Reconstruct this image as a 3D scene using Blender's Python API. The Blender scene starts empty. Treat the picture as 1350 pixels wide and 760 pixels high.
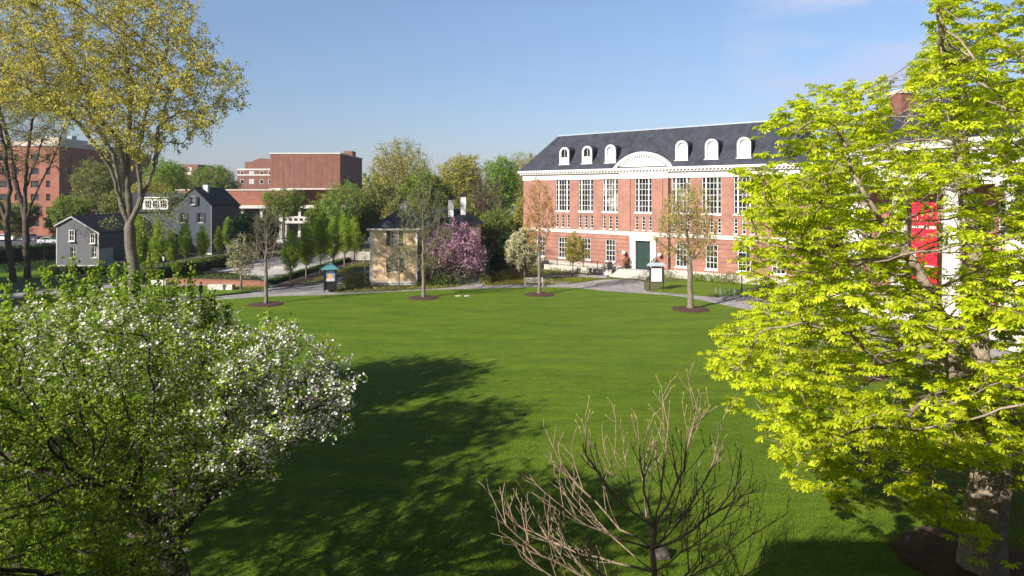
import bpy, math, random
import numpy as np
from mathutils import Vector, Matrix

R = math.radians
SC = bpy.context.scene
COL = SC.collection

# ------------------------------------------------------------------ camera
H, F, CX, HOR, PW = 10.5, 880.0, 675.0, 257.0, 1350.0
cam = bpy.data.cameras.new('camera'); camo = bpy.data.objects.new('camera', cam); COL.objects.link(camo)
camo.location = (0, 0, H); camo.rotation_euler = (R(90), 0, 0)
cam.sensor_width = 36.0; cam.lens = 36.0 * F / PW
cam.shift_y = -(380.0 - HOR) / PW
cam.clip_start = 0.1; cam.clip_end = 4000
SC.camera = camo

# ------------------------------------------------------------------ light
SUN_EL = 30.0
SX, SY = -0.715, -0.70            # horizontal direction towards the sun
w = bpy.data.worlds.new('World'); SC.world = w; w.use_nodes = True
nt = w.node_tree; nt.nodes.clear()
out = nt.nodes.new('ShaderNodeOutputWorld'); bg = nt.nodes.new('ShaderNodeBackground')
sky = nt.nodes.new('ShaderNodeTexSky'); sky.sky_type = 'NISHITA'; sky.sun_disc = False
sky.sun_elevation = R(SUN_EL); sky.sun_rotation = math.atan2(SX, SY)
sky.altitude = 10; sky.air_density = 1.0; sky.dust_density = 0.6; sky.ozone_density = 2.0
bg.inputs['Strength'].default_value = 0.066
# a faint wisp of high cloud
tc = nt.nodes.new('ShaderNodeTexCoord'); mp = nt.nodes.new('ShaderNodeMapping')
mp.inputs['Scale'].default_value = (1.3, 1.3, 4.5)
nz = nt.nodes.new('ShaderNodeTexNoise'); nz.inputs['Scale'].default_value = 3.1; nz.inputs['Detail'].default_value = 7; nz.inputs['Roughness'].default_value = .55
mp.inputs['Location'].default_value = (0.35, 0.0, 0.0)
cr = nt.nodes.new('ShaderNodeMapRange'); cr.inputs[1].default_value = .38; cr.inputs[2].default_value = .62; cr.inputs[3].default_value = 0; cr.inputs[4].default_value = .7
vm = nt.nodes.new('ShaderNodeVectorMath'); vm.operation = 'DOT_PRODUCT'
cdir = Vector(((1110 - CX) / F, 1, (HOR - 58) / F)).normalized()
vm.inputs[1].default_value = cdir
mk = nt.nodes.new('ShaderNodeMapRange'); mk.inputs[1].default_value = math.cos(R(9)); mk.inputs[2].default_value = math.cos(R(2.5))
nrm = nt.nodes.new('ShaderNodeVectorMath'); nrm.operation = 'NORMALIZE'
mul = nt.nodes.new('ShaderNodeMath'); mul.operation = 'MULTIPLY'
mx = nt.nodes.new('ShaderNodeMixRGB'); mx.inputs[2].default_value = (5.6, 5.6, 6.4, 1)
nt.links.new(tc.outputs['Generated'], mp.inputs['Vector']); nt.links.new(mp.outputs[0], nz.inputs['Vector'])
nt.links.new(nz.outputs['Fac'], cr.inputs[0]); nt.links.new(tc.outputs['Generated'], nrm.inputs[0]); nt.links.new(nrm.outputs[0], vm.inputs[0])
nt.links.new(vm.outputs['Value'], mk.inputs[0]); nt.links.new(cr.outputs[0], mul.inputs[0]); nt.links.new(mk.outputs[0], mul.inputs[1])
nt.links.new(mul.outputs[0], mx.inputs[0]); nt.links.new(sky.outputs[0], mx.inputs[1])
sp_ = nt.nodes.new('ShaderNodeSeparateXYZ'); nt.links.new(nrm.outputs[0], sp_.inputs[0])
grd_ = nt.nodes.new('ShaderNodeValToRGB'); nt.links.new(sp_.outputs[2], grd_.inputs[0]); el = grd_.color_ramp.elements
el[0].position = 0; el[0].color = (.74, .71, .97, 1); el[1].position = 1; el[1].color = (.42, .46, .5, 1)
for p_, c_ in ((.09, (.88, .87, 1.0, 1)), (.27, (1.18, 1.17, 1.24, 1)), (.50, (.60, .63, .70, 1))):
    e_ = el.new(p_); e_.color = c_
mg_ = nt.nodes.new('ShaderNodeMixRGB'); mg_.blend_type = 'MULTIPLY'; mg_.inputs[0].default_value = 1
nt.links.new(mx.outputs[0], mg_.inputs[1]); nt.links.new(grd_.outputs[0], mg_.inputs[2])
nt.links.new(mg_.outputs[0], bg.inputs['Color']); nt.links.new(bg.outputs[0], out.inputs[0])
sl = bpy.data.lights.new('sun', 'SUN'); sl.energy = 5.0; sl.angle = R(0.5); sl.color = (1, .93, .82)
so = bpy.data.objects.new('sun', sl); COL.objects.link(so)
ce = math.cos(R(SUN_EL)); se = math.sin(R(SUN_EL)); hn = math.hypot(SX, SY)
sd = Vector((SX / hn * ce, SY / hn * ce, se))
so.rotation_euler = sd.to_track_quat('Z', 'Y').to_euler(); so.location = (-30, -30, 60)
SC.view_settings.view_transform = 'Standard'; SC.view_settings.look = 'None'
SC.view_settings.exposure = 0.9; SC.view_settings.gamma = 1; SC.view_settings.use_curve_mapping = False
SC.cycles.max_bounces = 6; SC.cycles.transparent_max_bounces = 8

# ------------------------------------------------------------------ pixel helpers (photo pixel -> ground / depth)
def G(px, py, z=0.0):
    Y = F * (H - z) / (py - HOR); return Vector(((px - CX) / F * Y, Y, z))
def A(px, py, Y):
    return Vector(((px - CX) / F * Y, Y, H - (py - HOR) / F * Y))

# ------------------------------------------------------------------ materials
MATS = {}
def _new(name):
    m = bpy.data.materials.new(name); m.use_nodes = True; n = m.node_tree; n.nodes.clear()
    o = n.nodes.new('ShaderNodeOutputMaterial'); return m, n, o
def mat(name, col, rough=.7, var=.12, scale=3.0, bump=0.0, bscale=20, metal=0.0, spec=.5, col2=None, detail=6, fine=0):
    """plain procedural surface: noise mixes two base colours; optional bump"""
    if name in MATS: return MATS[name]
    m, n, o = _new(name)
    p = n.nodes.new('ShaderNodeBsdfPrincipled'); p.inputs['Roughness'].default_value = rough
    p.inputs['Metallic'].default_value = metal; p.inputs['Specular IOR Level'].default_value = spec
    t = n.nodes.new('ShaderNodeTexCoord'); z = n.nodes.new('ShaderNodeTexNoise')
    z.inputs['Scale'].default_value = scale; z.inputs['Detail'].default_value = detail; z.inputs['Roughness'].default_value = .6
    n.links.new(t.outputs['Object'], z.inputs['Vector'])
    r = n.nodes.new('ShaderNodeValToRGB'); r.color_ramp.elements[0].position = .3; r.color_ramp.elements[1].position = .7
    c = col; c2 = col2 or tuple(min(1, x * (1 + var)) for x in c); c1 = c if col2 else tuple(x * (1 - var) for x in c)
    r.color_ramp.elements[0].color = (*c1, 1); r.color_ramp.elements[1].color = (*c2, 1)
    n.links.new(z.outputs['Fac'], r.inputs[0])
    src = r.outputs[0]
    if fine:
        z3 = n.nodes.new('ShaderNodeTexNoise'); z3.inputs['Scale'].default_value = fine; z3.inputs['Detail'].default_value = 3
        n.links.new(t.outputs['Object'], z3.inputs['Vector'])
        mr = n.nodes.new('ShaderNodeMapRange'); mr.inputs[1].default_value = .3; mr.inputs[2].default_value = .7; mr.inputs[3].default_value = .72; mr.inputs[4].default_value = 1.25
        n.links.new(z3.outputs['Fac'], mr.inputs[0])
        mm = n.nodes.new('ShaderNodeVectorMath'); mm.operation = 'SCALE'
        n.links.new(src, mm.inputs[0]); n.links.new(mr.outputs[0], mm.inputs['Scale']); src = mm.outputs[0]
    n.links.new(src, p.inputs['Base Color'])
    if bump:
        z2 = n.nodes.new('ShaderNodeTexNoise'); z2.inputs['Scale'].default_value = bscale; z2.inputs['Detail'].default_value = 5
        n.links.new(t.outputs['Object'], z2.inputs['Vector'])
        b = n.nodes.new('ShaderNodeBump'); b.inputs['Strength'].default_value = bump; b.inputs['Distance'].default_value = .05
        n.links.new(z2.outputs['Fac'], b.inputs['Height']); n.links.new(b.outputs[0], p.inputs['Normal'])
    n.links.new(p.outputs[0], o.inputs[0]); MATS[name] = m; return m

def brick_mat(name, c1, c2, mortar, bw=.21, bh=.075):
    m, n, o = _new(name)
    p = n.nodes.new('ShaderNodeBsdfPrincipled'); p.inputs['Roughness'].default_value = .85
    t = n.nodes.new('ShaderNodeTexCoord'); s = n.nodes.new('ShaderNodeSeparateXYZ'); a = n.nodes.new('ShaderNodeMath')
    cb = n.nodes.new('ShaderNodeCombineXYZ')
    n.links.new(t.outputs['Object'], s.inputs[0]); n.links.new(s.outputs[0], a.inputs[0]); n.links.new(s.outputs[1], a.inputs[1])
    n.links.new(a.outputs[0], cb.inputs[0]); n.links.new(s.outputs[2], cb.inputs[1])
    b = n.nodes.new('ShaderNodeTexBrick'); b.inputs['Scale'].default_value = 1
    b.inputs['Brick Width'].default_value = bw; b.inputs['Row Height'].default_value = bh; b.inputs['Mortar Size'].default_value = .008
    b.inputs['Color1'].default_value = (*c1, 1); b.inputs['Color2'].default_value = (*c2, 1); b.inputs['Mortar'].default_value = (*mortar, 1)
    n.links.new(cb.outputs[0], b.inputs['Vector'])
    z = n.nodes.new('ShaderNodeTexNoise'); z.inputs['Scale'].default_value = .55; z.inputs['Detail'].default_value = 9; z.inputs['Roughness'].default_value = .7
    n.links.new(t.outputs['Object'], z.inputs['Vector'])
    mr = n.nodes.new('ShaderNodeMapRange'); mr.inputs[1].default_value = .3; mr.inputs[2].default_value = .7; mr.inputs[3].default_value = .68; mr.inputs[4].default_value = 1.24
    n.links.new(z.outputs['Fac'], mr.inputs[0])
    mm = n.nodes.new('ShaderNodeVectorMath'); mm.operation = 'SCALE'
    n.links.new(b.outputs['Color'], mm.inputs[0]); n.links.new(mr.outputs[0], mm.inputs['Scale'])
    n.links.new(mm.outputs[0], p.inputs['Base Color']); n.links.new(p.outputs[0], o.inputs[0]); MATS[name] = m; return m

def row_mat(name, c1, c2, rowh, axis='z', rough=.6, streak=.25):
    """clapboards / slates: rows with small tone changes and darker lines between"""
    m, n, o = _new(name)
    p = n.nodes.new('ShaderNodeBsdfPrincipled'); p.inputs['Roughness'].default_value = rough; p.inputs['Specular IOR Level'].default_value = .25
    t = n.nodes.new('ShaderNodeTexCoord'); s = n.nodes.new('ShaderNodeSeparateXYZ'); n.links.new(t.outputs['Object'], s.inputs[0])
    a = n.nodes.new('ShaderNodeMath'); n.links.new(s.outputs[0], a.inputs[0]); n.links.new(s.outputs[1], a.inputs[1])
    cb = n.nodes.new('ShaderNodeCombineXYZ'); n.links.new(a.outputs[0], cb.inputs[0]); n.links.new(s.outputs[2], cb.inputs[1])
    b = n.nodes.new('ShaderNodeTexBrick'); b.inputs['Scale'].default_value = 1; b.inputs['Brick Width'].default_value = .3 if axis == 'slate' else 3.5
    b.inputs['Row Height'].default_value = rowh; b.inputs['Mortar Size'].default_value = rowh * .07
    b.inputs['Color1'].default_value = (*c1, 1); b.inputs['Color2'].default_value = (*c2, 1); b.inputs['Mortar'].default_value = (*[x * .55 for x in c1], 1)
    n.links.new(cb.outputs[0], b.inputs['Vector'])
    mp_ = n.nodes.new('ShaderNodeMapping'); mp_.inputs['Scale'].default_value = (1.2, 1.2, .25)
    z = n.nodes.new('ShaderNodeTexNoise'); z.inputs['Scale'].default_value = 1.0; z.inputs['Detail'].default_value = 9
    n.links.new(t.outputs['Object'], mp_.inputs[0]); n.links.new(mp_.outputs[0], z.inputs['Vector'])
    mr = n.nodes.new('ShaderNodeMapRange'); mr.inputs[1].default_value = .3; mr.inputs[2].default_value = .7; mr.inputs[3].default_value = 1 - streak; mr.inputs[4].default_value = 1 + streak
    n.links.new(z.outputs['Fac'], mr.inputs[0])
    mm = n.nodes.new('ShaderNodeVectorMath'); mm.operation = 'SCALE'
    n.links.new(b.outputs['Color'], mm.inputs[0]); n.links.new(mr.outputs[0], mm.inputs['Scale'])
    n.links.new(mm.outputs[0], p.inputs['Base Color']); n.links.new(p.outputs[0], o.inputs[0]); MATS[name] = m; return m

def leaf_mat(name, c1, c2, trans=.4, rough=.55, tint=1.15, spec=.25):
    if name in MATS: return MATS[name]
    m, n, o = _new(name)
    g = n.nodes.new('ShaderNodeNewGeometry'); r = n.nodes.new('ShaderNodeValToRGB')
    r.color_ramp.elements[0].color = (*c1, 1); r.color_ramp.elements[1].color = (*c2, 1)
    n.links.new(g.outputs['Random Per Island'], r.inputs[0])
    t = n.nodes.new('ShaderNodeTexCoord'); z = n.nodes.new('ShaderNodeTexNoise'); z.inputs['Scale'].default_value = .35; z.inputs['Detail'].default_value = 3
    n.links.new(t.outputs['Object'], z.inputs['Vector'])
    mr = n.nodes.new('ShaderNodeMapRange'); mr.inputs[1].default_value = .3; mr.inputs[2].default_value = .7; mr.inputs[3].default_value = .8; mr.inputs[4].default_value = 1.2
    n.links.new(z.outputs['Fac'], mr.inputs[0])
    mm = n.nodes.new('ShaderNodeVectorMath'); mm.operation = 'SCALE'; n.links.new(r.outputs[0], mm.inputs[0]); n.links.new(mr.outputs[0], mm.inputs['Scale'])
    p = n.nodes.new('ShaderNodeBsdfPrincipled'); p.inputs['Roughness'].default_value = rough; p.inputs['Specular IOR Level'].default_value = spec
    n.links.new(mm.outputs[0], p.inputs['Base Color'])
    tr = n.nodes.new('ShaderNodeBsdfTranslucent'); m2 = n.nodes.new('ShaderNodeVectorMath'); m2.operation = 'MULTIPLY'; m2.inputs[1].default_value = (tint, tint * 1.05, tint * .7)
    n.links.new(mm.outputs[0], m2.inputs[0]); n.links.new(m2.outputs[0], tr.inputs['Color'])
    x = n.nodes.new('ShaderNodeMixShader'); x.inputs[0].default_value = trans
    n.links.new(p.outputs[0], x.inputs[1]); n.links.new(tr.outputs[0], x.inputs[2]); n.links.new(x.outputs[0], o.inputs[0])
    MATS[name] = m; return m

def glass_mat(name, c1=(.008, .010, .012), c2=(.06, .07, .075), scale=.9, rough=.06):
    m, n, o = _new(name)
    p = n.nodes.new('ShaderNodeBsdfPrincipled'); p.inputs['Roughness'].default_value = rough; p.inputs['IOR'].default_value = 1.45; p.inputs['Specular IOR Level'].default_value = .3
    t = n.nodes.new('ShaderNodeTexCoord'); oi = n.nodes.new('ShaderNodeObjectInfo')
    ad = n.nodes.new('ShaderNodeVectorMath'); ad.operation = 'ADD'; sc_ = n.nodes.new('ShaderNodeVectorMath'); sc_.operation = 'SCALE'; sc_.inputs[0].default_value = (37, 11, 23)
    n.links.new(oi.outputs['Random'], sc_.inputs['Scale']); n.links.new(t.outputs['Object'], ad.inputs[0]); n.links.new(sc_.outputs[0], ad.inputs[1])
    z = n.nodes.new('ShaderNodeTexNoise'); z.inputs['Scale'].default_value = scale; z.inputs['Detail'].default_value = 4
    n.links.new(ad.outputs[0], z.inputs['Vector'])
    r = n.nodes.new('ShaderNodeValToRGB'); r.color_ramp.elements[0].position = .48; r.color_ramp.elements[1].position = .68
    r.color_ramp.elements[0].color = (*c1, 1); r.color_ramp.elements[1].color = (*c2, 1)
    n.links.new(z.outputs['Fac'], r.inputs[0]); n.links.new(r.outputs[0], p.inputs['Base Color'])
    n.links.new(p.outputs[0], o.inputs[0]); MATS[name] = m; return m

# the grass of the lawn: fine blades, faint mowing streaks, bump
def lawn_mat():
    m, n, o = _new('lawn_grass')
    p = n.nodes.new('ShaderNodeBsdfPrincipled'); p.inputs['Roughness'].default_value = .75; p.inputs['Specular IOR Level'].default_value = .15
    t = n.nodes.new('ShaderNodeTexCoord')
    def noise(sc, det, scale=(1, 1, 1), ro=.6):
        mp_ = n.nodes.new('ShaderNodeMapping'); mp_.inputs['Scale'].default_value = scale; n.links.new(t.outputs['Object'], mp_.inputs[0])
        z = n.nodes.new('ShaderNodeTexNoise'); z.inputs['Scale'].default_value = sc; z.inputs['Detail'].default_value = det; z.inputs['Roughness'].default_value = ro
        n.links.new(mp_.outputs[0], z.inputs['Vector']); return z.outputs['Fac']
    def rng_(f, a, b, lo=.3, hi=.7):
        q = n.nodes.new('ShaderNodeMapRange'); q.inputs[1].default_value = lo; q.inputs[2].default_value = hi; q.inputs[3].default_value = a; q.inputs[4].default_value = b
        n.links.new(f, q.inputs[0]); return q.outputs[0]
    big = rng_(noise(.5, 7, (.35, 1, 1), .7), 0, 1); r = n.nodes.new('ShaderNodeValToRGB')
    r.color_ramp.elements[0].color = (.062, .126, .006, 1); r.color_ramp.elements[1].color = (.125, .184, .012, 1); n.links.new(big, r.inputs[0])
    fac = rng_(noise(16, 7, (1, 1, 1), .8), .30, 1.7, .33, .67)
    st = rng_(noise(1.0, 5, (.16, 1.3, 1)), .86, 1.14)
    md = rng_(noise(2.4, 6, (.5, 1, 1), .75), .76, 1.24)
    m1 = n.nodes.new('ShaderNodeMath'); m1.operation = 'MULTIPLY'; n.links.new(fac, m1.inputs[0]); n.links.new(st, m1.inputs[1])
    m2 = n.nodes.new('ShaderNodeMath'); m2.operation = 'MULTIPLY'; n.links.new(m1.outputs[0], m2.inputs[0]); n.links.new(md, m2.inputs[1])
    mm = n.nodes.new('ShaderNodeVectorMath'); mm.operation = 'SCALE'; n.links.new(r.outputs[0], mm.inputs[0]); n.links.new(m2.outputs[0], mm.inputs['Scale'])
    n.links.new(mm.outputs[0], p.inputs['Base Color'])
    b = n.nodes.new('ShaderNodeBump'); b.inputs['Strength'].default_value = .7; b.inputs['Distance'].default_value = .06
    n.links.new(noise(26, 5, (1, 1, 1), .8), b.inputs['Height']); n.links.new(b.outputs[0], p.inputs['Normal'])
    n.links.new(p.outputs[0], o.inputs[0]); return m

M_LAWN = lawn_mat()
M_GROUND = mat('ground_soil', (.05, .075, .02), .9, scale=.15, col2=(.10, .10, .035), fine=8)
M_PATH = mat('path_stone', (.24, .23, .235), .8, scale=.5, col2=(.33, .315, .32), fine=9)
def slab_mat():
    m, n, o = _new('path_slabs'); p = n.nodes.new('ShaderNodeBsdfPrincipled'); p.inputs['Roughness'].default_value = .85
    t = n.nodes.new('ShaderNodeTexCoord'); mp_ = n.nodes.new('ShaderNodeMapping'); mp_.inputs['Rotation'].default_value = (0, 0, .12); n.links.new(t.outputs['Object'], mp_.inputs[0])
    b = n.nodes.new('ShaderNodeTexBrick'); b.inputs['Scale'].default_value = 1; b.inputs['Brick Width'].default_value = 1.8; b.inputs['Row Height'].default_value = 1.2; b.inputs['Mortar Size'].default_value = .03
    b.inputs['Color1'].default_value = (.25, .24, .245, 1); b.inputs['Color2'].default_value = (.32, .305, .305, 1); b.inputs['Mortar'].default_value = (.13, .125, .12, 1); n.links.new(mp_.outputs[0], b.inputs['Vector'])
    z = n.nodes.new('ShaderNodeTexNoise'); z.inputs['Scale'].default_value = .7; z.inputs['Detail'].default_value = 8; z.inputs['Roughness'].default_value = .7; n.links.new(t.outputs['Object'], z.inputs['Vector'])
    mr = n.nodes.new('ShaderNodeMapRange'); mr.inputs[1].default_value = .3; mr.inputs[2].default_value = .7; mr.inputs[3].default_value = .7; mr.inputs[4].default_value = 1.25; n.links.new(z.outputs['Fac'], mr.inputs[0])
    mm = n.nodes.new('ShaderNodeVectorMath'); mm.operation = 'SCALE'; n.links.new(b.outputs['Color'], mm.inputs[0]); n.links.new(mr.outputs[0], mm.inputs['Scale'])
    n.links.new(mm.outputs[0], p.inputs['Base Color']); n.links.new(p.outputs[0], o.inputs[0]); return m
M_PATH = slab_mat()
M_PLAZA = mat('plaza_granite', (.36, .345, .32), .8, scale=.4, col2=(.50, .48, .45), fine=7)
M_ROAD = mat('asphalt', (.045, .046, .05), .85, scale=.4, col2=(.07, .07, .075), fine=12)
M_MULCH = mat('mulch', (.035, .017, .011), .95, scale=4, col2=(.075, .036, .022), bump=.9, bscale=14, fine=25)
M_STONE = mat('white_limestone', (.54, .515, .47), .7, scale=1.2, col2=(.64, .61, .56), fine=6)
M_WHITE = mat('white_paint', (.60, .585, .56), .55, scale=1.0, col2=(.68, .665, .64))
M_GRANITE = mat('rough_granite', (.36, .335, .30), .85, scale=2.5, col2=(.52, .485, .44), bump=.5, bscale=9, fine=7)
M_BRICK = brick_mat('red_brick', (.32, .115, .078), (.235, .080, .054), (.36, .275, .23))
M_BRICK2 = brick_mat('orange_brick', (.28, .078, .04), (.235, .062, .032), (.23, .165, .125))
M_BRICK3 = brick_mat('dull_brick', (.20, .066, .043), (.16, .052, .034), (.19, .135, .105))
M_BRICKLOW = brick_mat('garden_brick', (.30, .10, .05), (.22, .07, .035), (.2, .15, .12))
M_SLATE = row_mat('slate', (.032, .037, .050), (.045, .051, .067), .22, 'slate', .8, .3)
M_ASPHSH = row_mat('dark_shingle', (.030, .034, .042), (.040, .044, .054), .16, 'slate', .7, .2)
M_CREAM = row_mat('cream_clapboard', (.60, .45, .28), (.64, .48, .30), .13, rough=.65, streak=.06)
M_GREYC = row_mat('grey_clapboard', (.105, .11, .122), (.115, .12, .132), .13, rough=.6, streak=.08)
M_SLATEC = row_mat('slate_blue_clapboard', (.055, .070, .090), (.062, .077, .098), .13, rough=.6, streak=.08)
M_BLACK = mat('black_iron', (.012, .012, .013), .45, .1)
M_SHUT = mat('black_green_shutter', (.012, .018, .016), .5, .1)
M_DOOR = mat('dark_green_door', (.010, .028, .025), .4, scale=2, col2=(.02, .05, .043))
M_GLASS = glass_mat('window_glass')
M_GLASSB = glass_mat('bright_window_glass', (.35, .42, .42), (.5, .57, .56), .3, .15)
M_CONC = mat('pale_concrete', (.44, .415, .375), .8, scale=.6, col2=(.54, .51, .46), fine=5)
M_PENT = mat('cream_panel', (.50, .44, .35), .75, scale=.4, col2=(.56, .50, .41))
M_TEAL = mat('teal_copper', (.055, .17, .20), .45, scale=6, col2=(.09, .25, .28))
M_LEAD = mat('lead_sheet', (.25, .30, .36), .4, scale=2, col2=(.33, .38, .44))
M_BARK = mat('grey_bark', (.13, .115, .095), .9, scale=5, col2=(.24, .215, .18), bump=.9, bscale=12, fine=18)
M_BARKD = mat('dark_bark', (.045, .036, .028), .9, scale=5, col2=(.10, .082, .065), bump=.9, bscale=12, fine=18)
M_BARKP = mat('pale_bark', (.11, .09, .068), .85, scale=4, col2=(.21, .18, .14), bump=.6, bscale=12, fine=18)
M_BARKR = mat('tan_twig_bark', (.30, .17, .11), .8, scale=5, col2=(.42, .26, .17), bump=.4, bscale=14)
M_BARKC = mat('catalpa_bark', (.19, .135, .09), .85, scale=3, col2=(.33, .245, .17), bump=.5, bscale=14, fine=20)
L_CHEST = leaf_mat('chestnut_leaf', (.42, .52, .012), (.66, .69, .035), .47, tint=1.25)
L_CRAB = leaf_mat('apple_leaf', (.16, .26, .02), (.36, .47, .055), .48, tint=1.2)
L_ELM = leaf_mat('elm_leaf', (.38, .34, .055), (.55, .48, .095), .42)
L_YEL = leaf_mat('yellow_green_leaf', (.30, .29, .05), (.42, .38, .08), .4)
L_OLIVE = leaf_mat('olive_leaf', (.16, .19, .045), (.26, .27, .07), .35)
L_GRN = leaf_mat('fresh_green_leaf', (.13, .20, .022), (.23, .30, .035), .4)
L_BRT = leaf_mat('bright_green_leaf', (.16, .27, .025), (.25, .37, .04), .4)
L_DARK = leaf_mat('dark_evergreen_leaf', (.018, .045, .010), (.04, .08, .018), .15)
L_HORN = leaf_mat('hornbeam_leaf', (.20, .30, .018), (.33, .45, .035), .45)
L_HEDGE = leaf_mat('hedge_leaf', (.035, .075, .010), (.12, .19, .02), .25)
L_ORG = leaf_mat('orange_bud_leaf', (.46, .24, .05), (.55, .36, .07), .4)
L_TAN = leaf_mat('sparse_tan_leaf', (.40, .34, .09), (.52, .45, .14), .4)
L_BRN = leaf_mat('brown_bud', (.16, .12, .06), (.24, .19, .09), .3)
L_COVER = leaf_mat('ground_cover_leaf', (.16, .17, .02), (.30, .27, .035), .3)
F_WHITE = leaf_mat('white_petal', (.74, .70, .70), (.88, .86, .86), .3, tint=1.0)
F_PINK = leaf_mat('pink_petal', (.36, .16, .31), (.64, .40, .55), .35, tint=1.0)
F_PEACH = leaf_mat('pale_pink_petal', (.42, .27, .26), (.62, .48, .44), .35, tint=1.0)
F_CREAM = leaf_mat('cream_petal', (.46, .43, .24), (.66, .62, .44), .35, tint=1.0)

# ------------------------------------------------------------------ object helpers
def tag(o, label=None, cat=None, group=None, kind=None):
    if label: o['label'] = label
    if cat: o['category'] = cat
    if group: o['group'] = group
    if kind: o['kind'] = kind
    return o
def thing(name, label, cat, loc=(0, 0, 0), rz=0, group=None):
    o = bpy.data.objects.new(name, None); COL.objects.link(o); o.location = loc; o.rotation_euler = (0, 0, rz)
    o.empty_display_size = .2
    return tag(o, label, cat, group)
def dup(root, loc, rz=0, label=None, scale=1.0):
    def cp(o, parent):
        c = o.copy(); COL.objects.link(c)
        if parent is not None: c.parent = parent
        for ch in o.children: cp(ch, c)
        return c
    r = cp(root, None); r.location = loc; r.rotation_euler = (0, 0, rz)
    s = scale if hasattr(scale, '__len__') else (scale,) * 3
    r.scale = s
    if label: r['label'] = label
    return r
def link(name, mesh, parent=None, loc=None, rz=None):
    o = bpy.data.objects.new(name, mesh); COL.objects.link(o)
    if parent is not None: o.parent = parent
    if loc is not None: o.location = loc
    if rz is not None: o.rotation_euler = (0, 0, rz)
    return o

class MB:
    def __init__(s): s.v = []; s.f = []; s.T = None
    def add(s, vs, fs):
        o = len(s.v)
        if s.T is not None: vs = [tuple(s.T @ Vector(v)) for v in vs]
        s.v += [tuple(v) for v in vs]; s.f += [tuple(i + o for i in f) for f in fs]; return s
    def box(s, x0, x1, y0, y1, z0, z1):
        return s.add([(x0, y0, z0), (x1, y0, z0), (x1, y1, z0), (x0, y1, z0), (x0, y0, z1), (x1, y0, z1), (x1, y1, z1), (x0, y1, z1)],
                     [(0, 3, 2, 1), (4, 5, 6, 7), (0, 1, 5, 4), (1, 2, 6, 5), (2, 3, 7, 6), (3, 0, 4, 7)])
    def prism_y(s, pts, y0, y1):           # outline in xz (counter-clockwise seen from -y), extruded along y
        n = len(pts); vs = [(x, y0, z) for x, z in pts] + [(x, y1, z) for x, z in pts]
        fs = [tuple(range(n)), tuple(range(2 * n - 1, n - 1, -1))] + [(i, i + n, (i + 1) % n + n, (i + 1) % n) for i in range(n)]
        return s.add(vs, fs)
    def prism_z(s, pts, z0, z1):
        n = len(pts); vs = [(x, y, z0) for x, y in pts] + [(x, y, z1) for x, y in pts]
        return s.add(vs, [tuple(range(n - 1, -1, -1)), tuple(range(n, 2 * n))] + [(i, (i + 1) % n, (i + 1) % n + n, i + n) for i in range(n)])
    def ring_y(s, outer, inner, y0, y1):   # frame between two outlines
        n = len(outer); vs = [(x, y0, z) for x, z in outer] + [(x, y0, z) for x, z in inner] + [(x, y1, z) for x, z in outer] + [(x, y1, z) for x, z in inner]
        fs = []
        for i in range(n):
            j = (i + 1) % n
            fs += [(i, j, n + j, n + i), (i, 2 * n + i, 2 * n + j, j), (n + i, n + j, 3 * n + j, 3 * n + i), (2 * n + i, 3 * n + i, 3 * n + j, 2 * n + j)]
        return s.add(vs, fs)
    def lathe(s, prof, cx=0, cy=0, n=12, sy=1.0):   # profile of (r,z)
        vs = []; fs = []
        for r, z in prof:
            for k in range(n):
                a = 2 * math.pi * k / n; vs.append((cx + r * math.cos(a), cy + r * math.sin(a) * sy, z))
        for i in range(len(prof) - 1):
            for k in range(n):
                k2 = (k + 1) % n; fs.append((i * n + k, i * n + k2, (i + 1) * n + k2, (i + 1) * n + k))
        fs.append(tuple(range(n - 1, -1, -1))); fs.append(tuple(range((len(prof) - 1) * n, len(prof) * n)))
        return s.add(vs, fs)
    def tube(s, pts, rad, n=6):
        pts = [Vector(p) for p in pts]; rs = rad if hasattr(rad, '__len__') else [rad] * len(pts)
        vs = []; fs = []
        for i, p in enumerate(pts):
            d = (pts[min(i + 1, len(pts) - 1)] - pts[max(i - 1, 0)]).normalized()
            u = d.cross(Vector((0, 0, 1)) if abs(d.z) < .95 else Vector((1, 0, 0))).normalized(); w_ = d.cross(u)
            for k in range(n):
                a = 2 * math.pi * k / n; vs.append(tuple(p + (u * math.cos(a) + w_ * math.sin(a)) * rs[i]))
        for i in range(len(pts) - 1):
            for k in range(n):
                k2 = (k + 1) % n; fs.append((i * n + k, (i + 1) * n + k, (i + 1) * n + k2, i * n + k2))
        fs.append(tuple(range(n))); fs.append(tuple(range((len(pts) - 1) * n + n - 1, (len(pts) - 1) * n - 1, -1)))
        return s.add(vs, fs)
    def mesh(s, name, m, smooth=False):
        me = bpy.data.meshes.new(name); me.from_pydata(s.v, [], s.f); me.materials.append(m)
        if smooth: me.polygons.foreach_set('use_smooth', [True] * len(me.polygons))
        me.update(); return me
    def build(s, name, m, parent=None, loc=None, rz=None, smooth=False):
        return link(name, s.mesh(name, m, smooth), parent, loc, rz)

def npmesh(name, V, Q, m, smooth=False):
    me = bpy.data.meshes.new(name); V = np.asarray(V, dtype=np.float32); Q = np.asarray(Q, dtype=np.int32)
    k = Q.shape[1]
    me.vertices.add(len(V)); me.vertices.foreach_set('co', V.ravel())
    me.loops.add(Q.size); me.loops.foreach_set('vertex_index', Q.ravel())
    me.polygons.add(len(Q)); me.polygons.foreach_set('loop_start', np.arange(0, Q.size, k, dtype=np.int32))
    me.polygons.foreach_set('loop_total', np.full(len(Q), k, dtype=np.int32))
    if smooth: me.polygons.foreach_set('use_smooth', np.ones(len(Q), dtype=bool))
    me.materials.append(m); me.update(calc_edges=True); return me

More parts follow.
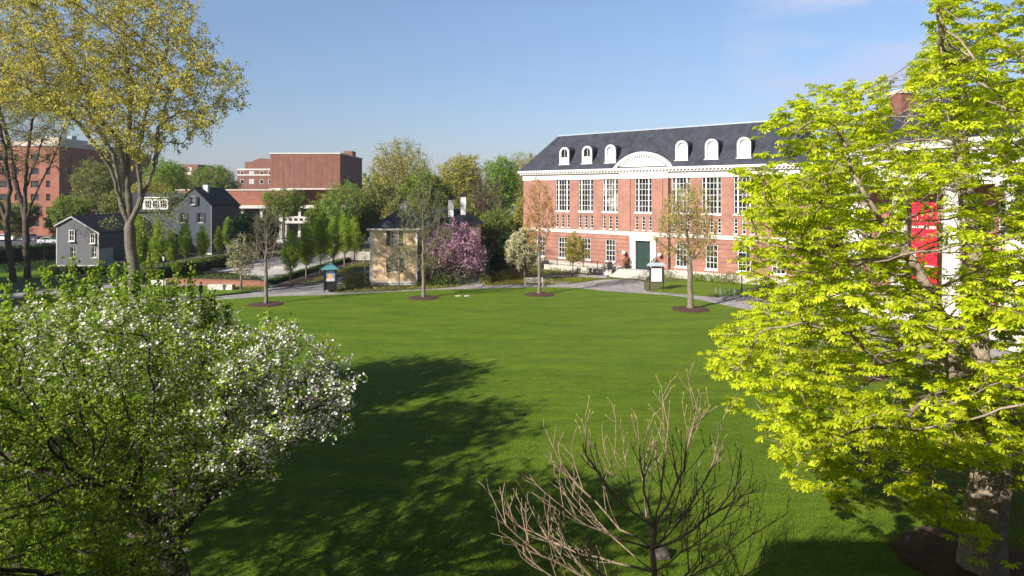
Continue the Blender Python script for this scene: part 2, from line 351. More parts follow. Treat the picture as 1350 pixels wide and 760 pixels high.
# ------------------------------------------------------------------ foliage geometry
def unit(a): return a / np.maximum(np.linalg.norm(a, axis=-1, keepdims=True), 1e-9)
def leaf_quads(P, D, L, W, rng, up=.6, droop=.25, jit=.5, fold=.18):
    """P positions, D growth directions -> V, Q of 4-corner leaves"""
    n = len(P); L = np.asarray(L) * rng.uniform(.7, 1.25, n) if np.ndim(L) == 0 else L
    a = unit(unit(D) * .7 + rng.normal(0, jit, (n, 3)) + np.array([0, 0, -droop]))
    nn = unit(rng.normal(0, .6, (n, 3)) + np.array([0, 0, up])); s = unit(np.cross(a, nn)); nn = np.cross(s, a)
    L = L[:, None]; Wd = L * W
    v0 = P; v1 = P + a * L * .5 + s * Wd / 2 + nn * L * fold; v2 = P + a * L; v3 = P + a * L * .5 - s * Wd / 2 + nn * L * fold
    V = np.stack([v0, v1, v2, v3], 1).reshape(-1, 3); Q = np.arange(4 * n).reshape(-1, 4)
    return V, Q
def palmate(P, D, size, rng):
    """horse-chestnut leaves: six drooping leaflets fanned round a stalk end"""
    n = len(P); a = unit(D * np.array([1, 1, .25]) + rng.normal(0, .15, (n, 3)))
    nn = unit(np.array([0, 0, 1.0]) + rng.normal(0, .28, (n, 3)) + a * .25); s = unit(np.cross(a, nn)); a = unit(np.cross(nn, s))
    sz = size * rng.uniform(.5, 1.25, n); Vs = []; 
    for k, ang in enumerate([-125, -72, -24, 24, 72, 125]):
        th = R(ang) + rng.normal(0, .12, n); ln = sz * (1.0 if abs(ang) < 30 else (.9 if abs(ang) < 80 else .62))
        d = a * np.cos(th)[:, None] + s * np.sin(th)[:, None]; t = a * -np.sin(th)[:, None] + s * np.cos(th)[:, None]
        dr = rng.uniform(.15, .6, n)[:, None]; l = ln[:, None]
        w_ = l * .185
        m_ = P + d * l * .66 - nn * l * .16 * dr; tip = P + d * l * .96 - nn * l * .8 * dr
        Vs.append(np.stack([P, m_ + t * w_ - nn * l * .05, tip, m_ - t * w_ - nn * l * .05], 1))
    V = np.concatenate(Vs, 1).reshape(-1, 3); return V, np.arange(len(V)).reshape(-1, 4)
def flowers(P, size, rng, petals=5):
    n = len(P); nn = unit(rng.normal(0, .55, (n, 3)) + np.array([0, 0, .9])); u = unit(np.cross(nn, rng.normal(0, 1, (n, 3)))); v = np.cross(nn, u)
    Vs = []; s = (size * rng.uniform(.75, 1.2, n))[:, None]
    for k in range(petals):
        th = 2 * math.pi * k / petals; d = u * math.cos(th) + v * math.sin(th); t = -u * math.sin(th) + v * math.cos(th)
        Vs.append(np.stack([P, P + d * s * .32 + t * s * .22 + nn * s * .12, P + d * s * .5 + nn * s * .2, P + d * s * .32 - t * s * .22 + nn * s * .12], 1))
    V = np.concatenate(Vs, 1).reshape(-1, 3); return V, np.arange(len(V)).reshape(-1, 4)

def sample_ell(ells, n, rng, shell=.45):
    """points in a union of ellipsoids (cx,cy,cz,rx,ry,rz); shell<.33.. pushes outward"""
    e = np.array(ells, float); wgt = e[:, 3] * e[:, 4] * e[:, 5]; wgt = wgt ** .85; wgt /= wgt.sum()
    k = rng.choice(len(e), n, p=wgt); d = unit(rng.normal(0, 1, (n, 3))); r = rng.uniform(0, 1, n) ** shell
    return e[k, :3] + d * r[:, None] * e[k, 3:]

def colonize(att, trunk, step, kill, rng, trop=(0, 0, .0), maxit=160, maxch=6, noise=.12, infl=1e9, limbs=None):
    P = [np.array(p, float) for p in trunk]; par = [-1] + list(range(len(trunk) - 1)); nch = [2] * (len(trunk) - 1) + [0]
    for lb in (limbs or []):           # main limbs laid out by hand, each grown from the nearest node so far
        last = int(np.linalg.norm(np.array(P) - np.array(lb[0], float), axis=1).argmin())
        for q in lb[1:] if np.linalg.norm(P[last] - np.array(lb[0], float)) < step * .5 else lb:
            q = np.array(q, float); nseg = max(1, int(round(np.linalg.norm(q - P[last]) / step))); p0 = P[last].copy()
            for k in range(1, nseg + 1):
                w_ = rng.normal(0, step * .07, 3) if k < nseg else 0
                P.append(p0 + (q - p0) * k / nseg + w_); par.append(last); nch.append(1); last = len(P) - 1
        nch[last] = 0
    # thin out the trunk: only its last nodes may sprout
    att = np.array(att); alive = np.ones(len(att), bool)
    pa = np.array(P); d = np.linalg.norm(att[:, None] - pa[None], axis=2); near = d.argmin(1); dist = d.min(1)
    trop = np.array(trop)
    for it in range(maxit):
        act = alive & (dist < infl)
        if not act.any(): break
        idx = near[act]; vec = unit(att[act] - np.array(P)[idx]); nN = len(P); acc = np.zeros((nN, 3)); np.add.at(acc, idx, vec)
        cand = np.unique(idx); newp = []; newi = []
        for c in cand:
            if nch[c] >= maxch: continue
            dd = acc[c]; nl = np.linalg.norm(dd)
            if nl < 1e-6: dd = rng.normal(0, 1, 3)
            dd = dd / max(nl, 1e-6) + rng.normal(0, noise, 3) + trop
            if par[c] >= 0:
                pd = P[c] - P[par[c]]; dd = dd + .35 * pd / max(np.linalg.norm(pd), 1e-6)
            q = P[c] + dd / np.linalg.norm(dd) * step
            newi.append(len(P)); P.append(q); par.append(c); nch[c] += 1; nch.append(0); newp.append(q)
        if not newp:
            break
        newp = np.array(newp); ai = np.where(alive)[0]
        d = np.linalg.norm(att[ai][:, None] - newp[None], axis=2); m = d.min(1); am = d.argmin(1)
        better = m < dist[ai]; near[ai[better]] = np.array(newi)[am[better]]; dist[ai[better]] = m[better]
        alive &= dist > kill
    return np.array(P), np.array(par)

def radii(par, r0, Rt, ntr):
    n = len(par); nc = np.zeros(n)
    for i in range(1, n): nc[par[i]] += 1
    tips = (nc == 0).sum(); p = max(1.5, math.log(max(tips, 3)) / math.log(Rt / r0))
    acc = np.zeros(n); r = np.zeros(n)
    for i in range(n - 1, -1, -1):
        r[i] = r0 if acc[i] == 0 else acc[i] ** (1 / p)
        if par[i] >= 0: acc[par[i]] += r[i] ** p
    return r

def seg_tubes(A_, B_, RA, RB, k=6):
    d = unit(B_ - A_); ref = np.where(np.abs(d[:, 2:3]) < .9, np.array([[0, 0, 1.0]]), np.array([[1.0, 0, 0]])); u = unit(np.cross(d, ref)); v = np.cross(d, u)
    th = np.arange(k) * 2 * math.pi / k; c = np.cos(th)[None, :, None]; s = np.sin(th)[None, :, None]
    ring = u[:, None] * c + v[:, None] * s
    V = np.concatenate([A_[:, None] + ring * RA[:, None, None], B_[:, None] + ring * RB[:, None, None]], 1).reshape(-1, 3)
    n = len(A_); b = (np.arange(n) * 2 * k)[:, None]; i = np.arange(k)[None]; j = (np.arange(k)[None] + 1) % k
    Q = np.stack([b + i, b + j, b + j + k, b + i + k], 2).reshape(-1, 4); return V, Q

class Tree:
    def __init__(s, att, trunk, step, kill, seed, Rt, r0=.012, trop=(0, 0, 0), flare=1.35, maxit=160, noise=.12, maxch=6, limbs=None):
        s.rng = np.random.default_rng(seed)
        s.P, s.par = colonize(att, trunk, step, kill, s.rng, trop, maxit, maxch, noise, limbs=limbs)
        s.r = radii(s.par, r0, Rt, len(trunk)); s.nt = len(trunk)
        z0 = s.P[0, 2]; hz = s.P[:s.nt, 2] - z0
        s.r[:s.nt] *= 1 + (flare - 1) * np.exp(-hz / (Rt * 2.5))
        s.tw = None; s.k = 6; print("TREE", len(att), len(s.P), "tips", int(len(s.P)-len(set(s.par[1:].tolist()))), "thin", int((s.r<.028).sum()))
    def twigs(s, per, length, rmax, r=.006, up=.3, spread=.8, r1=.5, sub=0):
        i = np.where((s.r < rmax) & (np.arange(len(s.P)) >= s.nt))[0]; i = np.repeat(i, per)
        t = s.rng.uniform(0, 1, len(i))[:, None]; a = s.P[s.par[i]] * (1 - t) + s.P[i] * t
        d = unit(s.P[i] - s.P[s.par[i]]); d = unit(d + s.rng.normal(0, spread, d.shape) + np.array([0, 0, up]))
        L = (length * s.rng.uniform(.5, 1.3, len(i)))[:, None]; b = a + d * L
        if sub:
            j = np.repeat(np.arange(len(a)), sub); t = s.rng.uniform(.3, 1, len(j))[:, None]; a2 = a[j] * (1 - t) + b[j] * t
            d2 = unit(d[j] + s.rng.normal(0, .6, (len(j), 3)) + np.array([0, 0, up])); b2 = a2 + d2 * (L[j] * s.rng.uniform(.4, .8, (len(j), 1)))
            a = np.concatenate([a, a2]); b = np.concatenate([b, b2]); d = np.concatenate([d, d2])
        s.tw = (a, b, d, r, r1); return s
    def wood(s, name, m, parent, thick_k=8, part='trunk'):
        n = len(s.P); i = np.arange(1, n); pa = s.par[i]
        # main child keeps its parent's radius
        best = {}; 
        for c in i:
            p = s.par[c]
            if p not in best or s.r[c] > s.r[best[p]]: best[p] = c
        main = np.array([best[s.par[c]] == c for c in i])
        ra = np.where(main, s.r[pa], np.minimum(s.r[pa], s.r[i] * 1.25)); A_ = s.P[pa]; B_ = s.P[i]; rb = s.r[i]
        d = unit(B_ - A_); A2 = A_ - d * np.minimum(ra, .25)[:, None] * .35
        Vs = []; Qs = []; off = 0
        for lo, hi, k in ((.10, 9, 10), (.03, .10, 6), (0, .03, 4)):
            q = (rb >= lo) & (rb < hi)
            if q.any():
                V, Q = seg_tubes(A2[q], B_[q], ra[q], rb[q], k); Vs.append(V); Qs.append(Q + off); off += len(V)
        if s.tw is not None:
            a, b, d, r, r1 = s.tw; V, Q = seg_tubes(a, b, np.full(len(a), r), np.full(len(a), r * r1), 3); Vs.append(V); Qs.append(Q + off)
        return link(part, npmesh(name, np.concatenate(Vs), np.concatenate(Qs), m, True), parent)
    def anchors(s, per, rmax, jitter=.0):
        """points along twigs if there are any, else along thin wood"""
        if s.tw is not None:
            a, b, d = s.tw[:3]; i = np.repeat(np.arange(len(a)), per); t = s.rng.uniform(.25, 1.05, len(i))[:, None]
            P = a[i] * (1 - t) + b[i] * t; D = d[i]
        else:
            i = np.where((s.r < rmax) & (np.arange(len(s.P)) >= s.nt))[0]; i = np.repeat(i, per); t = s.rng.uniform(0, 1.1, len(i))[:, None]
            P = s.P[s.par[i]] * (1 - t) + s.P[i] * t; D = unit(s.P[i] - s.P[s.par[i]])
        return P + s.rng.normal(0, jitter, P.shape), D
    def leaves(s, name, m, parent, per, rmax, L, W=.6, jitter=.1, part='crown', keep=None, **kw):
        P, D = s.anchors(per, rmax, jitter)
        if keep is not None: k = keep(P, s.rng); P, D = P[k], D[k]
        V, Q = leaf_quads(P, D, L, W, s.rng, **kw); return link(part, npmesh(name, V, Q, m), parent)

def trunk_line(base, top, n, rng, wob=.08):
    b = np.array(base, float); t = np.array(top, float); out = []
    for i in range(n + 1):
        f = i / n; p = b * (1 - f) + t * f
        if 0 < i < n: p = p + np.append(rng.normal(0, wob, 2), 0)
        out.append(p)
    return out

def simple_tree(name, label, cat, loc, ells, th, Rt, seed, bark, leafm, natt=260, step=.7, kill=1.1, per=3, twper=2, twl=.6, L=.3, W=.7, jit=.25, group=None, shell=.5,
                rmax=.06, r0=.02, trop=(0, 0, .05), scale=1, rz=0, lean=(0, 0), flare=1.3, blossom=None, twr=.012, sub=0):
    rng = np.random.default_rng(seed)
    root = thing(name, label, cat, loc, rz, group)
    att = sample_ell(ells, natt, rng, shell); att = att[att[:, 2] > th * .7]
    T = Tree(att, trunk_line((0, 0, -.1), (lean[0], lean[1], th), max(3, int(th / step)), rng, .04), step, kill, seed + 1, Rt, r0, trop, flare)
    T.twigs(twper, twl, rmax, twr, sub=sub); T.wood(name + '_wood', bark, root)
    if per: T.leaves(name + '_leaves', leafm, root, per, rmax, L, W, jit)
    if blossom:
        m, pr, l = blossom; P, D = T.anchors(pr, rmax, jit); V, Q = leaf_quads(P, D, l, .9, T.rng); link('blossom', npmesh(name + '_blossom', V, Q, m), root)
    root.scale = (scale,) * 3
    return root

def leaf_cloud(name, m, ells, n, L, W=.6, seed=0, parent=None, shell=.3, zmin=.02, **kw):
    rng = np.random.default_rng(seed); P = sample_ell(ells, n, rng, shell); P = P[P[:, 2] > zmin]
    c = np.array(ells)[:, :3].mean(0); V, Q = leaf_quads(P, unit(P - c), L, W, rng, **kw); return link(name, npmesh(name, V, Q, m), parent)

def shrub(name, label, loc, r, h, m, seed, n=700, L=.12, group=None, cat='shrub', rx=1.0, blossom=None):
    root = thing(name, label, cat, loc, 0, group); rng = np.random.default_rng(seed)
    ells = [(rng.uniform(-.3, .3) * r * rx, rng.uniform(-.3, .3) * r, h * rng.uniform(.4, .55), r * rx * rng.uniform(.6, .85), r * rng.uniform(.6, .85), h * rng.uniform(.4, .52)) for _ in range(5)]
    leaf_cloud('foliage', m, ells, n, L, seed=seed, parent=root)
    mb = MB()
    for k in range(6):
        a = k * 1.05; mb.tube([(0, 0, -.05), (math.cos(a) * r * .3 * rx, math.sin(a) * r * .3, h * .45), (math.cos(a) * r * .6 * rx, math.sin(a) * r * .5, h * .8)], [.03, .02, .008], 4)
    mb.build('stem', M_BARKD, root)
    if blossom: leaf_cloud('blossom', blossom, ells, n // 3, L, seed=seed + 5, parent=root)
    return root
# ================================================================== SETTING
def sheet(name, pts, z, m, kind='structure', label=None):
    mb = MB(); mb.prism_z([(p[0], p[1]) for p in pts], z - .35 if z > 0 else z - 1, z)
    o = mb.build(name, m); return tag(o, kind=kind)
def smooth_px(pts, sub=6):
    """Catmull-Rom through photo ground pixels -> ground points"""
    g = [G(*p) for p in pts]; out = []
    for i in range(len(g) - 1):
        p0 = g[max(i - 1, 0)]; p1 = g[i]; p2 = g[i + 1]; p3 = g[min(i + 2, len(g) - 1)]
        for k in range(sub):
            t = k / sub; out.append(.5 * ((2 * p1) + (p2 - p0) * t + (2 * p0 - 5 * p1 + 4 * p2 - p3) * t * t + (3 * p1 - p0 - 3 * p2 + p3) * t ** 3))
    out.append(g[-1]); return out
def ccw(pts):
    a = sum(pts[i][0] * pts[(i + 1) % len(pts)][1] - pts[(i + 1) % len(pts)][0] * pts[i][1] for i in range(len(pts)))
    return pts if a > 0 else pts[::-1]

sheet('ground', [(-1500, -300), (1500, -300), (1500, 2500), (-1500, 2500)], 0.0, M_GROUND)
# paths lie 2 cm up, lawns 5 cm
lawn_edge = [(0, 412), (120, 404), (215, 399), (290, 396), (350, 392), (450, 389), (560, 383.5), (650, 381), (710, 379.5), (760, 380.5), (800, 384.5), (850, 388), (890, 391), (940, 400), (1000, 413), (1060, 429), (1130, 452), (1220, 490), (1330, 555)]
lawn = smooth_px(lawn_edge)
lawn = [Vector((-60, lawn[0].y, 0))] + lawn + [Vector((25, 24, 0)), Vector((26, -1, 0)), Vector((-60, -1, 0))]
sheet('lawn', ccw(lawn), .05, M_LAWN)
up = smooth_px([(-40, 408), (120, 398), (230, 395.5), (278, 391), (330, 386.5), (356, 381), (366, 373), (330, 371), (215, 369), (120, 372), (40, 379), (-60, 386)])
mainp = smooth_px([(-40, 418), (120, 409), (290, 401), (350, 397), (560, 388), (720, 384), (850, 392), (940, 404), (1060, 434), (1220, 497), (1330, 565)])
far = smooth_px([(1480, 520), (1350, 470), (1200, 440), (1130, 425), (1060, 409), (1000, 398), (930, 391), (868, 386), (850, 383), (845, 371), (800, 369), (745, 375.5), (700, 375.5), (622, 377.5), (560, 382), (500, 384.5), (440, 386.5), (432, 380), (425, 371)])
poly = [Vector((p.x, p.y, 0)) for p in mainp] + far
poly2 = [G(-60, 420), G(-60, 404), G(120, 397), G(278, 391.5), G(340, 386), G(356, 378), G(425, 376), G(440, 388), G(350, 399), G(120, 411)]
sheet('path', ccw(poly + [G(360, 371), G(356, 380), G(330, 387), G(278, 392), G(120, 399), G(-40, 409)]), .02, M_PATH)
sheet('path', ccw([G(-60, 397), G(20, 386), G(120, 375), G(215, 371.5), G(360, 371), G(360, 378), G(215, 377), G(120, 381), G(30, 393), G(-60, 404)]), .024, M_PATH)
# side path between the lawn and the purple tree, going back in shade
sheet('path', ccw([G(606, 379), G(644, 378), G(640, 360), G(640, 340), G(620, 340), G(618, 360)]), .028, M_PATH)
# diagonal path past the hornbeams and a second one to the right
sheet('path', ccw([G(362, 378), G(432, 377), G(398, 370), G(476, 344), G(500, 336), G(480, 335), G(456, 345)]), .032, M_PATH)
sheet('path', ccw([G(440, 379), G(432, 371), G(462, 362), G(500, 353), G(500, 360)]), .036, M_PATH)
sheet('path', ccw([G(700, 368.5), G(712, 364.5), G(760, 362), G(800, 364), G(800, 366.5), G(745, 365), G(716, 367), G(722, 370), G(752, 373.5), G(740, 376)]), .04, M_PATH)
sheet('path', ccw([G(958, 403), G(925, 394), G(985, 389), G(1004, 396)]), .044, M_PATH)
# granite plaza with garden wall
sheet('plaza', ccw([G(236, 372), G(352, 374), G(470, 343), G(470, 336), G(410, 334), G(300, 348)]), .03, M_PLAZA)
# street behind
sheet('road', [(-190, 136), (60, 136), (60, 156), (-190, 156)], .012, M_ROAD)
sheet('road', [(-78, 100), (-64, 102), (-62, 136), (-80, 136)], .016, M_ROAD)
sheet('pavement', [(-190, 157), (60, 157), (60, 160), (-190, 160)], .12, M_CONC)
# second small lawn & back lawns
sheet('lawn', ccw([G(70, 398), G(215, 391), G(270, 391), G(320, 386), G(350, 379), G(215, 378), G(120, 382), G(20, 394)]), .05, M_LAWN)
sheet('lawn', ccw([G(-80, 378), G(20, 372), G(75, 366), G(75, 352), G(-60, 350)]), .05, M_LAWN)
sheet('lawn', ccw([G(866, 384), G(874, 372), G(930, 368), G(1010, 376), G(985, 388), G(925, 391)]), .05, M_LAWN)
sheet('lawn', ccw([G(722, 368.5), G(742, 366.2), G(795, 366.8), G(770, 371), G(752, 372.5)]), .05, M_LAWN)

# ground cover beds (uncountable low leaves)
def bed(pts, seed, dens=14, h=.22, m=None, L=.13, name='ground_cover'):
    g = [G(*p) for p in pts]; rng = np.random.default_rng(seed)
    xs = [p.x for p in g]; ys = [p.y for p in g]; area = abs(sum(g[i].x * g[(i + 1) % len(g)].y - g[(i + 1) % len(g)].x * g[i].y for i in range(len(g)))) / 2
    n = int(area * dens * 3); P = np.stack([rng.uniform(min(xs), max(xs), n * 2), rng.uniform(min(ys), max(ys), n * 2)], 1)
    ins = np.zeros(len(P), bool); j = len(g) - 1
    for i in range(len(g)):
        xi, yi, xj, yj = g[i].x, g[i].y, g[j].x, g[j].y
        c = ((yi > P[:, 1]) != (yj > P[:, 1])) & (P[:, 0] < (xj - xi) * (P[:, 1] - yi) / (yj - yi + 1e-12) + xi); ins ^= c; j = i
    P = P[ins][:n * 2]; P = np.column_stack([P, rng.uniform(.03, h, len(P))])
    V, Q = leaf_quads(P, rng.normal(0, 1, P.shape), L, .7, rng); o = link(name, npmesh(name, V, Q, m or L_COVER)); tag(o, kind='stuff')
    return o
bed([(440, 386), (446, 380), (500, 379), (548, 378), (622, 374), (621, 377.5), (560, 381.5), (500, 384)], 11)
bed([(636, 378), (640, 366), (692, 362), (694, 375.2)], 12)
bed([(714, 375.2), (716, 370.5), (724, 371), (750, 374), (740, 375)], 13)
bed([(726, 363), (800, 363), (810, 360), (735, 356), (700, 362)], 14, h=.5, m=L_OLIVE)
bed([(720, 369), (740, 366.5), (796, 367), (770, 372), (752, 373)], 15, h=.12)
bed([(852, 386), (866, 384), (925, 391), (985, 388), (988, 391), (930, 392)], 16)
bed([(870, 371), (876, 364), (930, 366), (1000, 371), (1040, 380), (1010, 383), (930, 370)], 17, h=.5, m=L_OLIVE)
bed([(985, 392), (1010, 384), (1060, 386), (1120, 400), (1140, 418), (1110, 420), (1060, 406)], 18, h=.35)
bed([(215, 378.5), (355, 379), (352, 381.5), (300, 382.5), (215, 382)], 19, h=.2)
bed([(392, 378.5), (398, 374), (440, 360), (468, 348), (500, 346), (490, 351), (450, 361), (428, 371), (415, 377)], 20)
bed([(455, 366), (500, 362), (500, 376), (470, 378)], 21, h=.4, m=L_OLIVE)
bed([(-60, 366), (20, 360), (74, 356), (74, 348), (-40, 345)], 22, h=.6, m=L_DARK, L=.2)

# mulch beds (soil)
def disc(px, py, r, z=.075, name='mulch_bed'):
    c = G(px, py); rng = random.Random(px); mb = MB(); n = 40; prof = []
    vs = [(c.x, c.y, z + .10)]; ring = []
    rr = [r * (1 + rng.uniform(-.08, .08)) for _ in range(n)]
    for q, (f, dz) in enumerate(((.55, .09), (.9, .05), (1, -.06))):
        for k in range(n):
            a = 2 * math.pi * k / n; vs.append((c.x + rr[k] * f * math.cos(a), c.y + rr[k] * f * math.sin(a), z + dz + rng.uniform(-.015, .015)))
    fs = [(0, 1 + k, 1 + (k + 1) % n) for k in range(n)]
    for q in range(2):
        for k in range(n): fs.append((1 + q * n + k, 1 + (q + 1) * n + k, 1 + (q + 1) * n + (k + 1) % n, 1 + q * n + (k + 1) % n))
    mb.add(vs, fs); o = mb.build(name, M_MULCH, smooth=True); tag(o, kind='structure'); return o
for px, py, r in ((350.5, 402.5, 1.65), (558, 394, 1.62), (711, 389.5, 1.65), (910, 409, 1.75), (1275, 742, 1.95), (1128, 495, 1.7)): disc(px, py, r)
sheet('mulch_bed', ccw([G(358, 379), G(384, 379), G(470, 346), G(482, 341), G(474, 340), G(420, 360)]), .05, M_MULCH)
sheet('mulch_bed', ccw([G(640, 376), G(646, 362), G(700, 360), G(692, 366)]), .045, M_MULCH)
# planting rows on the terraced garden: soil + green rows
sheet('mulch_bed', ccw([G(222, 371), G(352, 374.5), G(340, 366), G(300, 360), G(236, 361)]), .06, mat('terrace_soil', (.035, .021, .015), .9, scale=2, col2=(.07, .04, .028), fine=8))
for k, (y0, xa, xb) in enumerate(((369.5, 226, 350), (367.5, 228, 346), (365.7, 232, 340), (364, 236, 330), (362.3, 240, 318))):
    bed([(xa, y0), (xb, y0 + 1.2), (xb, y0 + .3), (xa, y0 - .9)], 40 + k, h=.45, m=L_HEDGE, L=.16, dens=26)

# ================================================================== BUILDING HELPERS
def wall_open(mb, x0, x1, z0, z1, ops, y=0.0, depth=.3):
    xs = sorted({x0, x1, *[o[0] for o in ops], *[o[1] for o in ops]}); zs = sorted({z0, z1, *[o[2] for o in ops], *[o[3] for o in ops]})
    xs = [x for x in xs if x0 <= x <= x1]; zs = [z for z in zs if z0 <= z <= z1]
    for i in range(len(xs) - 1):
        for j in range(len(zs) - 1):
            cx, cz = (xs[i] + xs[i + 1]) / 2, (zs[j] + zs[j + 1]) / 2
            if any(o[0] < cx < o[1] and o[2] < cz < o[3] for o in ops): continue
            mb.add([(xs[i], y, zs[j]), (xs[i + 1], y, zs[j]), (xs[i + 1], y, zs[j + 1]), (xs[i], y, zs[j + 1])], [(0, 1, 2, 3)])
    for a, b, c, d in ops:
        D = y + depth
        mb.add([(a, y, c), (b, y, c), (b, D, c), (a, D, c)], [(0, 1, 2, 3)]); mb.add([(a, y, d), (b, y, d), (b, D, d), (a, D, d)], [(3, 2, 1, 0)])
        mb.add([(a, y, c), (a, y, d), (a, D, d), (a, D, c)], [(3, 2, 1, 0)]); mb.add([(b, y, c), (b, y, d), (b, D, d), (b, D, c)], [(0, 1, 2, 3)])
WC = {}
def win_meshes(key, w, h, cols, rows, fr=.09, bar=.045, colw=None, sill=True, shutters=False, glass=None, frame=None):
    if key in WC: return WC[key]
    f = MB(); f.box(-w / 2, -w / 2 + fr, .10, .2, 0, h); f.box(w / 2 - fr, w / 2, .10, .2, 0, h); f.box(-w / 2 + fr, w / 2 - fr, .10, .2, 0, fr); f.box(-w / 2 + fr, w / 2 - fr, .10, .2, h - fr, h)
    iw = w - 2 * fr; ih = h - 2 * fr
    cuts = colw or [i / cols for i in range(1, cols)]
    for c in cuts:
        bw = bar
        if isinstance(c, tuple): c, bw = c
        x = -w / 2 + fr + iw * c; f.box(x - bw / 2, x + bw / 2, .12 if bw == bar else .09, .19, fr, h - fr)
    for i in range(1, rows):
        z = fr + ih * i / rows; f.box(-w / 2 + fr, w / 2 - fr, .125, .185, z - bar / 2, z + bar / 2)
    g = MB(); g.box(-w / 2 + .01, w / 2 - .01, .192, .24, .01, h - .01)
    s = MB(); s.box(-w / 2 - .08, w / 2 + .08, -.09, .1, -.22 if w > 1.3 else -.09, 0) if sill else None
    sh = None
    if shutters:
        sh = []
        for sg in (-1, 1):
            q = MB(); x0 = sg * (w / 2 + .05); x1 = sg * (w / 2 + .05 + w * .48); a, b = min(x0, x1), max(x0, x1); q.box(a, b, -.055, -.008, -.02, h)
            for k in range(12): q.box(a + .05, b - .05, -.066, -.05, .1 + k * (h - .2) / 12, .1 + (k + .6) * (h - .2) / 12)
            sh.append(q.mesh('shutter', M_SHUT))
    WC[key] = (f.mesh('window', frame or M_WHITE), g.mesh('pane', glass or M_GLASS), s.mesh('sill', M_STONE) if sill else None, sh); return WC[key]
def put_win(key, parent, x, y, z, name='window', rz=0, pane=None):
    f, g, s, sh = WC[key]; o = link(name, f, parent, (x, y, z), rz); p = link('pane', g if pane is None else pane, o)
    if s: link('sill', s, o)
    if sh:
        for q in sh: link('shutter', q, o)
    return o
def arch_pts(w, h, n=10):          # round-headed outline, base at z=0
    r = w / 2; pts = [(-r, 0), (r, 0)]
    for k in range(n + 1): a = math.pi * k / n; pts.append((r * math.cos(a), h - r + r * math.sin(a)))
    return pts
def gable_roof(mb, x0, x1, y0, y1, ze, zr, ridge=None, over=.35, t=.18):
    """ridge runs along y at x=ridge"""
    rx = (x0 + x1) / 2 if ridge is None else ridge; sl = (zr - ze) / (rx - x0); sr = (zr - ze) / (x1 - rx)
    pts = [(x0 - over, ze - over * sl), (rx, zr), (x1 + over, ze - over * sr), (x1 + over, ze - over * sr + t), (rx, zr + t * 1.3), (x0 - over, ze - over * sl + t)]
    a = MB(); n = 6
    for q0 in ((0, 1, 4, 5), (1, 2, 3, 4)): mb.prism_y([pts[i] for i in q0], y0 - over, y1 + over)
def box_walls(mb, x0, x1, y0, y1, z0, z1, front=True):
    if front: mb.add([(x0, y0, z0), (x1, y0, z0), (x1, y0, z1), (x0, y0, z1)], [(0, 1, 2, 3)])
    mb.add([(x1, y0, z0), (x1, y1, z0), (x1, y1, z1), (x1, y0, z1)], [(0, 1, 2, 3)])
    mb.add([(x1, y1, z0), (x0, y1, z0), (x0, y1, z1), (x1, y1, z1)], [(0, 1, 2, 3)])
    mb.add([(x0, y1, z0), (x0, y0, z0), (x0, y0, z1), (x0, y1, z1)], [(0, 1, 2, 3)])

# ================================================================== LIBRARY (centre right)
LIBA = math.atan2(-.651, .759)
Y0 = F * H / (363 - HOR); X0 = (849.4 - CX) / F * Y0
lib = thing('library_building', 'long red brick library with white cornice, slate roof, six round-headed dormers and green double door', 'building', (X0, Y0, 0), LIBA)
S0, S1, DEP = -20.5, 20.5, 13.5
tall = [-17.2 + 0 for _ in range(0)] + [-13.2, -9.2, -5.2, 0, 5.2, 9.2, 13.2]
TW, TZ0, TZ1 = 2.45, 8.2, 12.72
ops = [(s - TW / 2, s + TW / 2, TZ0, TZ1) for s in tall]
slits = [s + d for s in tall for d in (-.98, 0, .98)]
ops += [(s - .23, s + .23, 5.85, 7.65) for s in slits]
grd = [-17.2, -13.2, -9.2, -5.2, 5.2, 9.2, 13.2, 17.2]
ops += [(s - .78, s + .78, 1.45, 4.45) for s in grd]
PJ = 3.55
wl = MB()
def inr(o, a, b): return a < (o[0] + o[1]) / 2 < b
wall_open(wl, S0, -PJ, 1.0, 12.6, [(a, b, c, min(d, 12.6)) for a, b, c, d in ops if inr((a, b), S0, -PJ)], 0, .3)
wall_open(wl, PJ, S1, 1.0, 12.6, [(a, b, c, min(d, 12.6)) for a, b, c, d in ops if inr((a, b), PJ, S1)], 0, .3)
wall_open(wl, -PJ, PJ, 5.6, 12.6, [(a, b, c, min(d, 12.6)) for a, b, c, d in ops if inr((a, b), -PJ, PJ)], -.25, .55)
wl.box(-PJ, -1.95, -.25, .3, 1.0, 5.1); wl.box(1.95, PJ, -.25, .3, 1.0, 5.1)
wl.box(-PJ, -PJ + .01, -.25, .0, 5.1, 12.6); wl.box(PJ - .01, PJ, -.25, .0, 5.1, 12.6)
for sx in (-2.35, 2.35): wl.box(sx - .45, sx + .45, -.36, -.252, 5.62, 12.6)         # flat brick piers beside the centre window
box_walls(wl, S0, S1, 0, DEP, 0, 13.6, front=False)
wl.build('wall', M_BRICK, lib)
st = MB()
st.box(S0 - .12, -2.0, -.12, .25, -.3, 1.0); st.box(2.0, S1 + .12, -.12, .25, -.3, 1.0); st.build('plinth', M_GRANITE, lib)
b = MB(); b.box(S0 - .1, -PJ - .1, -.1, .25, 5.12, 5.6); b.box(PJ + .1, S1 + .1, -.1, .25, 5.12, 5.6); b.box(-PJ - .1, PJ + .1, -.36, .25, 5.10, 5.62)
b.box(S1, S1 + .1, .25, DEP, 5.12, 5.6); b.build('belt_course', M_STONE, lib)
c = MB()
c.box(S0 - .08, -PJ - .05, -.08, .3, 12.62, 13.42); c.box(PJ + .05, S1 + .08, -.08, .3, 12.62, 13.42); c.box(-PJ - .05, PJ + .05, -.34, .3, 12.60, 13.42)
